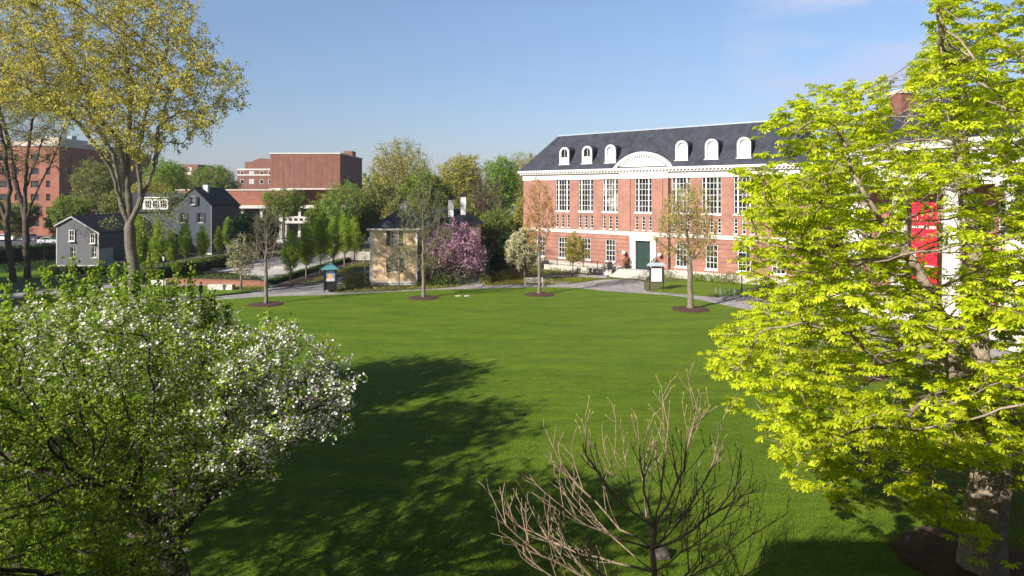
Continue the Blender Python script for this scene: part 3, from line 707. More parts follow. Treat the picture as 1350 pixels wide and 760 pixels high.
c.box(S1 + .002, S1 + .08, .3, DEP, 12.62, 13.42); c.box(S0 - .08, S0 - .002, .3, DEP, 12.62, 13.42)
c.box(S0 - .6, S1 + .6, -.62, DEP + .5, 13.72, 14.02); c.box(S0 - .35, S1 + .35, -.38, DEP + .3, 13.42, 13.50)
k = S0 - .3
while k < S1 + .3:
    c.box(k, k + .24, -.50, -.1, 13.5, 13.72); k += .48
c.box(S0 - .3, S1 + .3, -.1, .3, 13.5, 13.72)
k = 0
while k < DEP: c.box(S1 + .1, S1 + .5, k, k + .24, 13.5, 13.72); c.box(S0 - .5, S0 - .1, k, k + .24, 13.5, 13.72); k += .48
c.build('cornice', M_WHITE, lib)
# roof : steep slopes up to a flat deck
rf = MB(); e = .55; zr = 19.35; run = 4.3
a0 = (S0 - e, -e, 14.02); a1 = (S1 + e, -e, 14.02); a2 = (S1 + e, DEP + e, 14.02); a3 = (S0 - e, DEP + e, 14.02)
b0 = (S0 - e + run, -e + run, zr); b1 = (S1 + e - run, -e + run, zr); b2 = (S1 + e - run, DEP + e - run, zr); b3 = (S0 - e + run, DEP + e - run, zr)
rf.add([a0, a1, a2, a3, b0, b1, b2, b3], [(0, 1, 5, 4), (1, 2, 6, 5), (2, 3, 7, 6), (3, 0, 4, 7), (4, 5, 6, 7)])
roof = rf.build('roof', M_SLATE, lib)
q = MB(); q.box(b0[0], b1[0], b0[1] - .08, b0[1] + .12, zr - .05, zr + .12); q.build('ridge_coping', M_LEAD, roof)
def roof_y(z): return -e + (z - 14.02) * run / (zr - 14.02)
# arched pediment over the centre bay
def seg(hw, rise, n=26):
    Rr = (hw * hw + rise * rise) / (2 * rise); a = math.asin(hw / Rr)
    return [(Rr * math.sin(a - 2 * a * i / n), Rr * math.cos(a - 2 * a * i / n) - (Rr - rise)) for i in range(n + 1)]
pd = MB(); sg_ = seg(4.0, 1.75); pd.prism_y([(x, 14.03 + z) for x, z in sg_], -.42, -.1)
o1 = seg(4.35, 2.05); i1 = seg(3.85, 1.62); 
for i in range(len(o1) - 1):
    (xa, za), (xb, zb) = o1[i], o1[i + 1]; (xc, zc), (xd, zd) = i1[i + 1], i1[i]
    pd.prism_y([(xa, 14.03 + za), (xb, 14.03 + zb), (xc, 14.03 + zc), (xd, 14.03 + zd)], -.72, -.05)
    if i % 1 == 0 and 1 < i < 24:
        mx_, mz = (xc + xd) / 2, (zc + zd) / 2; pd.box(mx_ - .09, mx_ + .09, -.62, -.42, 14.03 + mz - .26, 14.03 + mz - .02)
pdo = pd.build('pediment', M_WHITE, lib)
pr = MB(); o2 = seg(4.38, 2.1); pr.prism_y([(x, 14.02 + z) for x, z in o2], -.05, 2.2); pr.build('pediment_roof', M_SLATE, roof)
pr = MB()
for i in range(len(o2) - 1): 
    (xa, za), (xb, zb) = o2[i], o2[i + 1]; pr.prism_y([(xa * 1.01, 14.06 + za), (xb * 1.01, 14.06 + zb), (xb * .985, 14.0 + zb), (xa * .985, 14.0 + za)], 1.2, 1.35)
pr.build('flashing', M_LEAD, roof)
dp = MB(); dp.tube([(PJ + .14, -.06, 1.0), (PJ + .14, -.06, 12.6)], .07, 8); dp.build('downpipe', M_BLACK, lib)
gv = MB(); 
for z in (1.75, 2.3, 2.85, 3.4, 3.95, 4.5):
    for xa_, xb_, yy in ((S0, -PJ, 0), (PJ, S1, 0), (-PJ, -1.95, -.25), (1.95, PJ, -.25)):
        cuts = sorted([(s_ - .8, s_ + .8) for s_ in grd if xa_ < s_ < xb_ and z < 4.46]); x_ = xa_
        for ca, cb__ in cuts + [(xb_, xb_)]:
            if ca - x_ > .05: gv.box(x_, ca, yy - .012, yy - .001, z, z + .05)
            x_ = cb__
gv.build('groove_shade', mat('shadow_joint', (.17, .055, .04), .9, .1), lib)  # thin strips, coloured darker to stand in for shade in recessed brick grooves
# windows
win_meshes('tall', TW, TZ1 - TZ0, 5, 6, fr=.07, bar=.05, colw=[(.185, .17), .395, .605, (.815, .17)])
f, g, s, _ = WC['tall']
gcurt = glass_mat('curtained_glass', (.02, .024, .028), (.30, .31, .29), .8)
gA = MB(); gA.box(-TW / 2 + .01, TW / 2 - .01, .192, .24, .01, TZ1 - TZ0 - .01); gA = gA.mesh('pane', gcurt)
for i, s_ in enumerate(tall): put_win('tall', lib, s_, -.25 if s_ == 0 else 0, TZ0, 'tall_window', pane=(gA if i in (2, 4) else None))
win_meshes('slit', .46, 1.8, 1, 4, fr=.07, bar=.06)
for s_ in slits: put_win('slit', lib, s_, -.25 if abs(s_) < 2 else 0, 5.85, 'narrow_window')
win_meshes('ground', 1.56, 3.0, 3, 4, fr=.1, bar=.06)
for s_ in grd: put_win('ground', lib, s_, 0, 1.45)
# dormers
AO = arch_pts(1.66, 2.45, 14); AI = [(x * .68, .92 + (z - 0) * 1.0) for x, z in arch_pts(1.66, 1.4 / .68 * .68, 14)]
gl2 = [(x, z) for x, z in [(p[0], p[1]) for p in AI]]
dmf = MB(); AIn = []
wi, hi_ = 1.08, 1.98; AIn = [(x, z + .2) for x, z in arch_pts(wi, hi_, 14)]
dmf.ring_y(AO, AIn, -.16, .12); dmf.box(-wi / 2 - .01, wi / 2 + .01, -.05, .05, .86, .98); dmf.box(-.025, .025, -.04, .03, .98, 2.1); dmf.box(-.95, .95, -.24, .12, -.1, -.003)
dmf = dmf.mesh('dormer', M_WHITE)
dmg = MB(); dmg.prism_y(AIn, .03, .09); dmg1 = dmg.mesh('pane', M_GLASS); dmg2 = dmg.mesh('pane', M_GLASSB)
dmb = MB(); dmb.box(-wi / 2, wi / 2, -.02, .028, .22, .84); dmb = dmb.mesh('lower_sash', mat('old_sash', (.50, .48, .42), .7))
dmh = MB(); dmh.prism_y([(x * .985, z) for x, z in AO], .122, 2.35); dmh = dmh.mesh('hood', M_ASPHSH)
dmfl = MB(); dmfl.prism_y([(x * 1.04, z + .05) for x, z in arch_pts(1.66, 2.45, 14)][2:], 2.05, 2.3); dmfl = dmfl.mesh('flashing', M_LEAD)
dap = MB(); dap.add([(-.95, -.45, -.58), (.95, -.45, -.58), (.95, .04, 0), (-.95, .04, 0), (-.95, -.45, -.66), (.95, -.45, -.66), (.95, .2, 0), (-.95, .2, 0)], [(0, 1, 2, 3), (4, 7, 6, 5), (0, 4, 5, 1), (1, 5, 6, 2), (3, 7, 4, 0)]); dap = dap.mesh('apron', M_LEAD)
for i, s_ in enumerate([-12.9, -9.0, -5.2, 5.25, 9.2, 13.2]):
    zb = 14.85; y = roof_y(zb) + .02
    o = link('dormer', dmf, lib, (s_, y, zb)); link('pane', dmg1 if i < 2 else dmg2, o); link('hood', dmh, o); link('apron', dap, o)
    if i != 4: link('lower_sash', dmb, o)
# door surround and door
d = MB(); d.box(-1.93, -1.08, -.42, .3, .78, 5.08); d.box(1.08, 1.93, -.42, .3, .78, 5.08); d.box(-1.08, 1.08, -.42, .3, 4.5, 5.08); d.build('door_surround', M_STONE, lib)
d = MB(); d.box(-1.06, -.02, .02, .12, .8, 4.5); d.box(.02, 1.06, .02, .12, .8, 4.5); d.box(-.02, .02, .04, .1, .8, 4.5)
for sx in (-.54, .54):
    for z0, z1 in ((1.0, 1.9), (2.1, 3.2), (3.4, 4.3)): d.box(sx - .36, sx + .36, -.015, .018, z0, z1)
door = d.build('door', M_DOOR, lib)
h_ = MB(); h_.lathe([(.035, 1.75), (.035, 1.95)], -.1, -.04, 8); h_.lathe([(.035, 1.75), (.035, 1.95)], .1, -.04, 8); h_.build('handle', mat('brass', (.5, .35, .12), .3, metal=1), door)
# steps + landing
sp = MB(); sp.box(-2.6, 2.6, -2.2, -.42, -.3, .78)
for k in range(5): sp.box(-2.6 - .25 * 0, 2.6, -2.2 - .42 * (k + 1), -2.2 - .42 * k, -.3, .78 - .13 * (k + 1))
sp.build('entrance_steps', M_GRANITE, lib)
for sg in (-1, 1):
    mb = MB(); x = sg * 2.75
    mb.box(x - .15, x + .15, -2.2, -.4, -.3, .95); mb.build('cheek_wall', M_GRANITE, lib)
    mb = MB(); mb.tube([(x, -.6, .95), (x, -.6, 1.85), (x, -2.3, 1.8), (x, -4.2, 1.0), (x, -4.2, -.1)], .035, 6)
    for k in range(9): yy = -.8 - k * .38; mb.tube([(x, yy, .2 if yy < -2 else .95), (x, yy, 1.83 if yy > -2.3 else 1.83 + (yy + 2.3) * .42)], .018, 5)
    mb.build('handrail', M_BLACK, lib)
    lm = MB(); lm.tube([(sg * 2.6, -.4, 2.5), (sg * 2.6, -.8, 2.45), (sg * 2.6, -.8, 2.6)], .03, 6); lo = lm.build('wall_lamp', M_BLACK, lib)
    gl = MB(); gl.lathe([(.05, 2.6), (.2, 2.68), (.26, 2.85), (.2, 3.03), (.04, 3.1)], sg * 2.6, -.8, 12); gl.build('globe', mat('opal_glass', (.82, .8, .76), .3), lo, smooth=True)
# terrace wall and railing left of the steps
tw = MB(); tw.box(-14, -2.95, -3.3, -3.0, -.3, .75); tw.build('terrace_wall', M_GRANITE, lib)
tr = MB()
tr.box(-14, -2.95, -3.17, -3.13, 1.62, 1.67); tr.box(-14, -2.95, -3.17, -3.13, .86, .9)
for k in range(56): x = -14 + k * .2; tr.box(x, x + .02, -3.16, -3.14, .75, 1.64)
for k in range(6): x = -14 + k * 2.2; tr.box(x - .04, x + .04, -3.19, -3.11, .75, 1.75)
tr.build('railing', M_BLACK, lib)
# planters with shrubs beside the door
for i, sg in enumerate((-1, 1)):
    p = lib.matrix_basis @ Vector((0, 0, 0)); 
    wp = Matrix.Translation(lib.location) @ Matrix.Rotation(LIBA, 4, 'Z') @ Vector((sg * 2.0, -1.05, .78))
    t = thing('potted_shrub', ['purple-leaved shrub in a dark pot left of the green door', 'dark shrub in a pot right of the green door'][i], 'plant', wp, 0, 'potted shrubs flanking the library door')
    pm = MB(); pm.lathe([(.22, 0), (.34, .5), (.37, .55), (.33, .55), (.3, .5)], 0, 0, 12); pm.build('pot', M_BLACK, t)
    leaf_cloud('foliage', leaf_mat('purple_leaf', (.06, .02, .02), (.12, .05, .04), .3), [(0, 0, 1.0, .45, .45, .5), (.1, .1, 1.35, .3, .3, .35)], 260, .16, seed=70 + i, parent=t)

# ================================================================== PORTICO HALL (right, behind the chestnut)
PA = math.atan2(-.9756, .2195)
Yc = 52.0; Xc = (1250 - CX) / F * Yc
hall = thing('portico_hall', 'brick hall with tall white columns and deep white entablature behind the bright chestnut', 'building', (Xc, Yc, 0), PA)
wl = MB(); hw0, hw1 = -11.5, 22.0
hops = []
for cx_ in (-7.8, -2.6, 2.6, 7.8, 13):
    hops += [(cx_ - .9, cx_ + .9, 1.8, 5.0), (cx_ - .9, cx_ + .9, 6.6, 10.2)]
wall_open(wl, hw0, hw1, 1.2, 11.3, hops, 2.8, .3); box_walls(wl, hw0, hw1, 2.8, 18, 1.2, 14.5, front=False); wl.build('wall', M_BRICK, hall)
pl = MB(); pl.box(hw0 - .3, hw1 + .3, -1.0, 18.2, -.3, 1.2); pl.box(-9, 20, -1.5, -1.0, -.3, .8); pl.box(-9, 20, -2.0, -1.5, -.3, .4); pl.build('podium', M_STONE, hall)
en = MB(); en.box(hw0 - .4, hw1 + .4, -.5, 18.4, 11.3, 13.6); en.box(hw0 - .9, hw1 + .9, -1.2, 18.9, 14.1, 14.7); en.box(hw0 - .6, hw1 + .6, -.75, 18.6, 13.6, 14.1)
k = hw0 - .5
while k < hw1 + .5: en.box(k, k + .3, -1.0, -.75, 13.75, 14.1); k += .6
en.build('entablature', M_WHITE, hall)
for cx_ in (-10.4, -5.2, 0, 5.2, 10.4, 15.6, 20.8):
    co = MB(); co.lathe([(.85, 1.2), (.85, 1.4), (.72, 1.5), (.66, 1.7), (.66, 4.5), (.60, 8), (.53, 10.5), (.6, 10.6), (.62, 10.8), (.78, 10.95)], cx_, .35, 24); co.box(cx_ - .82, cx_ + .82, -.47, 1.17, 10.95, 11.3)
    co.build('column', M_WHITE, hall, smooth=False)
win_meshes('hallg', 1.8, 3.2, 4, 4); win_meshes('hallu', 1.8, 3.6, 4, 5)
for cx_ in (-7.8, -2.6, 2.6, 7.8, 13): put_win('hallg', hall, cx_, 2.8, 1.8); put_win('hallu', hall, cx_, 2.8, 6.6)
rr = MB(); e = 1.0; rn = 5.5
zz = 14.7; zt = 19.2
A0 = [(hw0 - e, -e - .2, zz), (hw1 + e, -e - .2, zz), (hw1 + e, 18 + e, zz), (hw0 - e, 18 + e, zz)]; B0 = [(hw0 - e + rn, -e + rn, zt), (hw1 + e - rn, -e + rn, zt), (hw1 + e - rn, 18 + e - rn, zt), (hw0 - e + rn, 18 + e - rn, zt)]
rr.add(A0 + B0, [(0, 1, 5, 4), (1, 2, 6, 5), (2, 3, 7, 6), (3, 0, 4, 7), (4, 5, 6, 7)]); rfo = rr.build('roof', M_SLATE, hall)
ch = MB(); ch.box(-8.9, -7.3, 2.5, 4.2, 14.7, 19.6); cho = ch.build('chimney', M_BRICK3, rfo); ch = MB(); ch.box(-9.0, -7.2, 2.4, 4.3, 19.6, 19.9); ch.build('chimney_cap', M_CONC, cho)
# red banner hung between the columns
bp = lambda px, py, Y: A(px, py, Y)
ban = thing('red_banner', 'tall crimson banner with white lettering hanging between white columns', 'banner', (0, 0, 0))
ban.matrix_basis = Matrix.Translation(hall.location) @ Matrix.Rotation(PA, 4, 'Z') @ Matrix.Translation((-2.5, .2, 3.3))
bm = MB(); n = 10
vs = []; fs = []
for j in range(n + 1):
    for i in range(5): x = -1.25 + 2.5 * i / 4; z = 6.6 * j / n; vs += [(x, .035 * math.sin(j * .9 + i) * (1 if j < n else 0), z), (x, .035 * math.sin(j * .9 + i) * (1 if j < n else 0) + .02, z)]
for j in range(n):
    for i in range(4):
        a = (j * 5 + i) * 2; b_ = a + 2; c_ = a + 12; d_ = a + 10; fs += [(a, b_, c_, d_), (a + 1, d_ + 1, c_ + 1, b_ + 1)]
bm.add(vs, fs); bm.build('cloth', mat('crimson_cloth', (.62, .010, .035), .8, .06), ban)
MW = mat('banner_white', (.8, .78, .76), .8, .02)
lt = MB(); x = -1.15
for wd in (.16, .13, .16, .14, .1, .16, .15): lt.box(x, x + wd, -.055, -.045, 4.45, 4.66); x += wd + .035
tx_end = x
x = .55
for wd in (.15, .13, .15, .14): lt.box(x, x + wd, -.055, -.045, 4.45, 4.66); x += wd + .035
for (x0, z0, ww, hh) in ((-1.1, 5.15, .12, .04), (-.8, 5.15, .12, .04), (-.62, 5.1, .05, .35), (-.35, 5.1, .12, .04)): lt.box(x0, x0 + ww, -.055, -.045, z0, z0 + hh)
for zrow, ends in ((1.35, 1.0), (1.08, .3)):
    x = -1.1 if zrow > 1.2 else -.6
    while x < ends: lt.box(x, x + .13, -.055, -.045, zrow, zrow + .13); x += .18
lt.prism_y([(-1.12, 1.95), (-.95, 1.78), (-.78, 1.95), (-.78, 2.3), (-1.12, 2.3)], -.055, -.045)
lt.build('lettering', MW, ban)
def text(body, size, m, parent, loc, rot=(R(90), 0, 0), name='lettering', ext=.006):
    cu = bpy.data.curves.new('t', 'FONT'); cu.body = body; cu.size = size; cu.extrude = ext; cu.align_x = 'CENTER'
    to = bpy.data.objects.new('t', cu); COL.objects.link(to); dg = bpy.context.evaluated_depsgraph_get(); me = bpy.data.meshes.new_from_object(to.evaluated_get(dg))
    bpy.data.objects.remove(to); me.materials.clear(); me.materials.append(m); o = link(name, me, parent); o.location = loc; o.rotation_euler = rot; return o
text('&', .34, MW, ban, (.36, -.05, 4.42), name='ampersand')
rod = MB(); rod.tube([(-1.45, 0, 6.62), (1.45, 0, 6.62)], .03); rod.tube([(-1.3, .0, 6.62), (-1.3, 2.6, 6.62)], .025); rod.tube([(1.3, .0, 6.62), (1.3, 2.6, 6.62)], .025); rod.build('hanging_rod', M_BLACK, ban)

# link wing between library and hall
lw = thing('link_wing', 'low brick wing with white cornice between the library and the column hall', 'building', G(1120, 372), R(-58))
mb = MB(); lops = [(x - .7, x + .7, 1.6, 4.2) for x in (-7.5, -4, -.5, 3, 6.5)] + [(x - .7, x + .7, 5.6, 7.8) for x in (-7.5, -4, -.5, 3, 6.5)]
wall_open(mb, -10, 9, 0, 8.6, lops, 0, .3); box_walls(mb, -10, 9, 0, 10, 0, 8.6, front=False); mb.build('wall', M_BRICK3, lw)
mb = MB(); mb.box(-10.4, 9.4, -.5, 10.4, 8.6, 9.5); mb.box(-10.1, 9.1, -.1, .2, 4.7, 5.1); mb.build('cornice', M_WHITE, lw)
mb = MB(); mb.box(-9.8, 8.8, .2, 9.8, 9.5, 9.9); mb.build('roof', M_SLATE, lw)
win_meshes('linkg', 1.4, 2.6, 3, 4); win_meshes('linku', 1.4, 2.2, 3, 3)
for x in (-7.5, -4, -.5, 3, 6.5): put_win('linkg', lw, x, 0, 1.6); put_win('linku', lw, x, 0, 5.6)

# ================================================================== CREAM HOUSE
Yh = F * (H - .3) / (372.6 - HOR)
hx = (519.5 - CX) / F * Yh
ch_ = thing('cream_house', 'small cream clapboard house with black shutters, hip roof and tall chimneys', 'house', (hx, Yh, 0), 0)
wd = 2.66; ze = 6.55
mb = MB(); cw = (-.35 - .0)
wz = [(-.5, .5, 1.75, 3.55), (-.5, .5, 4.55, 6.15)]
wx = .05
cops = [(wx - .46, wx + .46, 1.5, 3.2), (wx - .46, wx + .46, 4.6, 6.3)]
wall_open(mb, -wd, wd, .35, ze, cops, 0, .2); box_walls(mb, -wd, wd, 0, 17, .35, ze, front=False)
mb.T = Matrix.Translation((0, 0, 0)); box_walls(mb, wd, 9.2, 12, 20, .35, ze - .1); mb.T = None
mb.build('wall', M_CREAM, ch_)
mb = MB(); mb.box(-wd, wd, .02, 17, -.3, .33); mb.box(wd, 9.2, 12.1, 20, -.3, .33); mb.build('foundation', M_GRANITE, ch_)
mb = MB(); mb.box(-wd - .04, -wd + .16, -.05, .02, .3, ze); mb.box(wd - .16, wd + .04, -.05, .02, .3, ze); mb.box(-wd - .04, wd + .04, -.06, .02, .22, .42); mb.box(-wd - .04, wd + .04, -.05, .02, ze - .25, ze)
mb.box(wd + .003, wd + .05, .02, .2, .3, ze); mb.tube([(-wd - .2, -.35, ze - .1), (-wd - .08, -.12, ze - .5), (-wd - .08, -.12, .3)], .05, 6); mb.build('trim', M_WHITE, ch_)
mb = MB(); o_ = .4
mb.add([(-wd - o_, -o_, ze), (wd + o_, -o_, ze), (wd + o_, 17, ze), (-wd - o_, 17, ze), (0, 2.4, ze + 2.1), (0, 14.5, ze + 2.1)], [(0, 1, 4), (1, 2, 5, 4), (2, 3, 5), (3, 0, 4, 5), (0, 3, 2, 1)])
mb.add([(wd - .5, 11.6, ze - .1), (9.6, 11.6, ze - .1), (9.6, 20.4, ze - .1), (wd - .5, 20.4, ze - .1), (wd - .5, 16, ze + 2), (6.8, 16, ze + 2)], [(0, 1, 5, 4), (1, 2, 5), (2, 3, 4, 5), (0, 3, 2, 1)])
ro = mb.build('roof', M_ASPHSH, ch_)
mb = MB(); mb.box(-wd - o_ - .03, wd + o_ + .03, -o_ - .06, -o_ + .02, ze - .14, ze + .03); mb.box(wd + o_ - .02, wd + o_ + .06, -o_, 11, ze - .14, ze + .03); mb.build('gutter', M_WHITE, ch_)
win_meshes('cream', .92, 1.7, 3, 4, fr=.09, bar=.035, shutters=True); 
for z in (1.5, 4.6): put_win('cream', ch_, wx, 0, z)
for (cx_, cy_, zt_, wv) in ((.2, 5.5, 10.0, .42), (5.35, 14.0, 10.35, .36), (7.0, 14.6, 10.75, .36)):
    mb = MB(); mb.box(cx_ - wv, cx_ + wv, cy_ - .35, cy_ + .35, 7, zt_ - .55); co = mb.build('chimney', M_WHITE if wv < .4 else M_CONC, ro)
    mb = MB(); mb.box(cx_ - wv - .05, cx_ + wv + .05, cy_ - .4, cy_ + .4, zt_ - .55, zt_ - .2); mb.box(cx_ - wv + .05, cx_ + wv - .05, cy_ - .3, cy_ + .3, zt_ - .2, zt_); mb.build('chimney_cap', M_BLACK, co)

# ================================================================== GREY HOUSE 1 (left)
Yg = 97.0
def gx(px, Y): return (px - CX) / F * Y
g1 = thing('grey_house', 'small grey clapboard house with white trim, black roof and lopsided gable', 'house', (gx(95, Yg), Yg, 0), 0)
xl, xr = gx(74.5, Yg) - gx(95, Yg), gx(130, Yg) - gx(95, Yg); zrg = H - 29 * Yg / F; zel = H - 40 * Yg / F; zer = H - 50 * Yg / F
gw = [(-.62 - .0, .0), ]
gpos = [(gx(95.5, Yg) - gx(95, Yg), 3.75, .84, 1.65), (gx(123, Yg) - gx(95, Yg), 3.42, .72, 1.45), (gx(96.5, Yg) - gx(95, Yg), 1.35, .84, 1.6), (gx(124, Yg) - gx(95, Yg), 1.35, .72, 1.5)]
mb = MB()
wall_open(mb, xl, xr, .3, zer, [(x - w_ / 2, x + w_ / 2, z, min(z + h, zer)) for x, z, w_, h in gpos if z < 3], 0, .2)
sL = (zrg - zel) / (0 - xl); 
mb.add([(xl, 0, zer), (xr, 0, zer), (0, 0, zrg), (xl, 0, zel)], [(0, 1, 2, 3)])
mb.add([(xl, 16, .3), (xr, 16, .3), (xr, 16, zer), (0, 16, zrg), (xl, 16, zel)], [(4, 3, 2, 1, 0)])
mb.add([(xr, 0, .3), (xr, 16, .3), (xr, 16, zer), (xr, 0, zer)], [(0, 1, 2, 3)]); mb.add([(xl, 0, .3), (xl, 16, .3), (xl, 16, zel), (xl, 0, zel)], [(3, 2, 1, 0)])
mb.build('wall', M_GREYC, g1)
mb = MB(); mb.box(xl, xr, .02, 16, -.3, .3); mb.build('foundation', M_CONC, g1)
mb = MB(); gable_roof(mb, xl, xr, 0, 16, zel, zrg, 0, .25) if False else None
sl = (zrg - zel) / (-xl); sr = (zrg - zer) / xr; ov = .25
for pts in ([(xl - ov, zel - ov * sl), (0, zrg), (0, zrg + .2), (xl - ov, zel - ov * sl + .15)], [(0, zrg), (xr + ov, zer - ov * sr), (xr + ov, zer - ov * sr + .15), (0, zrg + .2)]): mb.prism_y(pts, -.22, 16.2)
mb.build('roof', M_ASPHSH, g1)
mb = MB()
for pts in ([(xl - ov, zel - ov * sl - .12), (0, zrg - .12), (0, zrg + .1), (xl - ov, zel - ov * sl + .08)], [(0, zrg - .12), (xr + ov, zer - ov * sr - .12), (xr + ov, zer - ov * sr + .08), (0, zrg + .1)]): mb.prism_y(pts, -.27, -.222)
mb.box(xl - .03, xl + .13, -.04, .02, .3, zel - .05); mb.box(xr - .13, xr + .03, -.04, .02, .3, zer - .05); mb.box(xr + .003, xr + .05, .02, 3.5, .3, 2.6)
M_TRIM = mat('dull_white_trim', (.36, .36, .37), .6)
mb.build('trim', M_TRIM, g1)
for i, (x, z, w_, h) in enumerate(gpos):
    win_meshes('g1%d' % i, w_, h, 2, 2, fr=.1, bar=.05); put_win('g1%d' % i, g1, x, -.27 if z > 3 else 0, z)

# ================================================================== GREY HOUSE 2
Yg = 117.0; ox = gx(255, Yg)
g2 = thing('slate_blue_house', 'tall slate-blue house with black shutters, steep gable, dormer and white chimney', 'house', (ox, Yg, 0), 0)
xl, xr = -3.35, gx(279, Yg) - ox; zp = H + 8.5 * Yg / F; zee = H - 15 * Yg / F
mb = MB()
gp = [(0, 8.75, .75, 1.5), (gx(242, Yg) - ox, 5.6, .8, 1.7), (gx(264.5, Yg) - ox, 5.6, .8, 1.7), (gx(242, Yg) - ox, 2.2, .8, 1.7), (gx(264.5, Yg) - ox, 2.2, .8, 1.7)]
wall_open(mb, xl, xr, .3, zee, [(x - w_ / 2, x + w_ / 2, z, z + h) for x, z, w_, h in gp if z < 8], 0, .2)
mb.add([(xl, 0, zee), (xr, 0, zee), (0, 0, zp)], [(0, 1, 2)]); mb.add([(xl, 12, .3), (xr, 12, .3), (xr, 12, zee), (0, 12, zp), (xl, 12, zee)], [(4, 3, 2, 1, 0)])
mb.add([(xr, 0, .3), (xr, 12, .3), (xr, 12, zee), (xr, 0, zee)], [(0, 1, 2, 3)]); mb.add([(xl, 0, .3), (xl, 12, .3), (xl, 12, zee), (xl, 0, zee)], [(3, 2, 1, 0)])
box_walls(mb, -13.5, xl, 1.5, 9, .3, 7.6); mb.add([(-13.5, 1.5, 7.6), (-13.5, 9, 7.6), (-13.5, 5.25, 10.6)], [(0, 1, 2)])
mb.build('wall', M_SLATEC, g2)
mb = MB(); mb.box(-13.5, xr, 1.6, 11.9, -.3, .3); mb.box(xl, xr, .02, 1.6, -.3, .3); mb.build('foundation', M_CONC, g2)
mb = MB(); gable_roof(mb, xl, xr, 0, 12, zee, zp, 0, .2)
for y0, y1 in ((1.1, 5.25), (9.4, 5.25)):
    mb.add([(-13.8, y0, 7.4), (xl, y0, 7.4), (xl, y1, 10.7), (-13.8, y1, 10.7), (-13.8, y0, 7.55), (xl, y0, 7.55), (xl, y1, 10.85), (-13.8, y1, 10.85)], [(0, 1, 2, 3), (7, 6, 5, 4), (0, 4, 5, 1), (0, 3, 7, 4)])
ro = mb.build('roof', M_ASPHSH, g2)
mb = MB(); mb.box(.3, 1.1, 3, 3.8, 10, 12.3); co = mb.build('chimney', M_WHITE, ro); mb = MB(); mb.box(.25, 1.15, 2.95, 3.85, 12.3, 12.65); mb.build('chimney_cap', M_BLACK, co)
mb = MB(); mb.box(-9.6, -5.1, 1.3, 4.6, 7.9, 9.9); mb.box(-9.8, -4.9, 1.0, 4.8, 9.9, 10.1); dm = mb.build('shed_dormer', M_WHITE, g2)
win_meshes('dorm', .9, 1.3, 2, 2, frame=M_WHITE, sill=False)
for x in (-8.7, -7.35, -6.0): put_win('dorm', dm, x, 1.03, 8.25)
mb = MB(); mb.box(xr - .13, xr + .03, -.04, .02, .3, zee); mb.build('trim', mat('grey_blue_trim', (.12, .14, .16), .6), g2)
for i, (x, z, w_, h) in enumerate(gp):
    win_meshes('g2%d' % i, w_, h, 2, 2, fr=.08, bar=.05, shutters=True, frame=mat('grey_sash', (.35, .36, .38), .5)); o = put_win('g2%d' % i, g2, x, -.27 if i == 0 else 0, z)

# ================================================================== THEATRE (brick box) and its low wing
Yt = 165.0
th = thing('brick_theatre', 'windowless red brick theatre block above a long low brick wing with pale fascia', 'building', (gx(360, Yt), Yt, 0), 0)
tw_ = gx(451, Yt) - gx(360, Yt); zt_ = H + 53 * Yt / F; zb_ = H + 8.5 * Yt / F
mb = MB(); mb.box(0, tw_, -2, 22, zb_, zt_); mb.build('tower', M_BRICK3, th)
mb = MB(); 
for k in range(13): x = .6 + k * (tw_ - 1.2) / 12; mb.box(x - .03, x + .03, -2.03, -1.998, zb_ + .3, zt_ - .3)
mb.build('control_joint', mat('dark_joint', (.16, .07, .05), .9), th)
mb = MB(); mb.box(-.15, tw_ + .15, -2.15, 22.15, zt_, zt_ + .3); mb.box(-.1, tw_ + .1, -2.1, 4, zb_ - .35, zb_); mb.build('coping', M_CONC, th)
mb = MB(); mb.box(tw_ - 3.2, tw_ - .8, 14, 18, zt_ + .3, zt_ + 1.8); mb.build('roof_plant', M_BRICK3, th)
xa = gx(244, Yt) - gx(360, Yt); xb = gx(452, Yt) - gx(360, Yt)
z2 = H + 7 * Yt / F; z1 = H - 13.5 * Yt / F
mb = MB(); mb.box(xa, gx(392, Yt) - gx(360, Yt), -4, 20, z1, z2 - .3); mb.box(gx(392, Yt) - gx(360, Yt), xb + 6, 3, 20, z1, zb_ - .35); mb.build('low_wing', M_BRICK2, th)
mb = MB(); mb.box(xa - .3, gx(392, Yt) - gx(360, Yt) + .2, -4.2, 20, z2 - .3, z2); mb.box(xa - 1, xb + 7, -5.2, 20, z1 - .75, z1); mb.build('fascia', M_CONC, th)
mb = MB(); mb.box(xa, xb + 6, 2, 20, 0, z1 - .75); mb.build('glazed_foyer', glass_mat('foyer_glass', (.03, .03, .03), (.14, .11, .09), .4, .2), th)
for k in range(9): x = xa + 2 + k * 4.6; q = MB(); q.box(x - .3, x + .3, -4.2, -3.6, 0, z1 - .75); q.build('pillar', M_CONC, th)
tt = thing('terrace_block', 'pale concrete terrace balustrade with dark slots in front of the theatre', 'building', (gx(375, 150), 160 - 1, 0), 0)
mb = MB(); mb.box(-3.6, 6, -.5, 2, 3.7, 5.3); mb.box(-4, 6.4, -.8, 2.3, 1.9, 2.6) if False else None; mb.build('balustrade', M_CONC, tt)
mb = MB()
for k in range(7): mb.box(-3.2 + k * 1.3, -2.4 + k * 1.3, -.53, -.49, 4.3, 4.9)
mb.build('slot', M_BLACK, tt)
mb = MB(); mb.box(-3.2, -2.6, 0, 1.5, 0, 3.7); mb.box(4.8, 5.4, 0, 1.5, 0, 3.7); mb.build('pillar', M_CONC, tt)

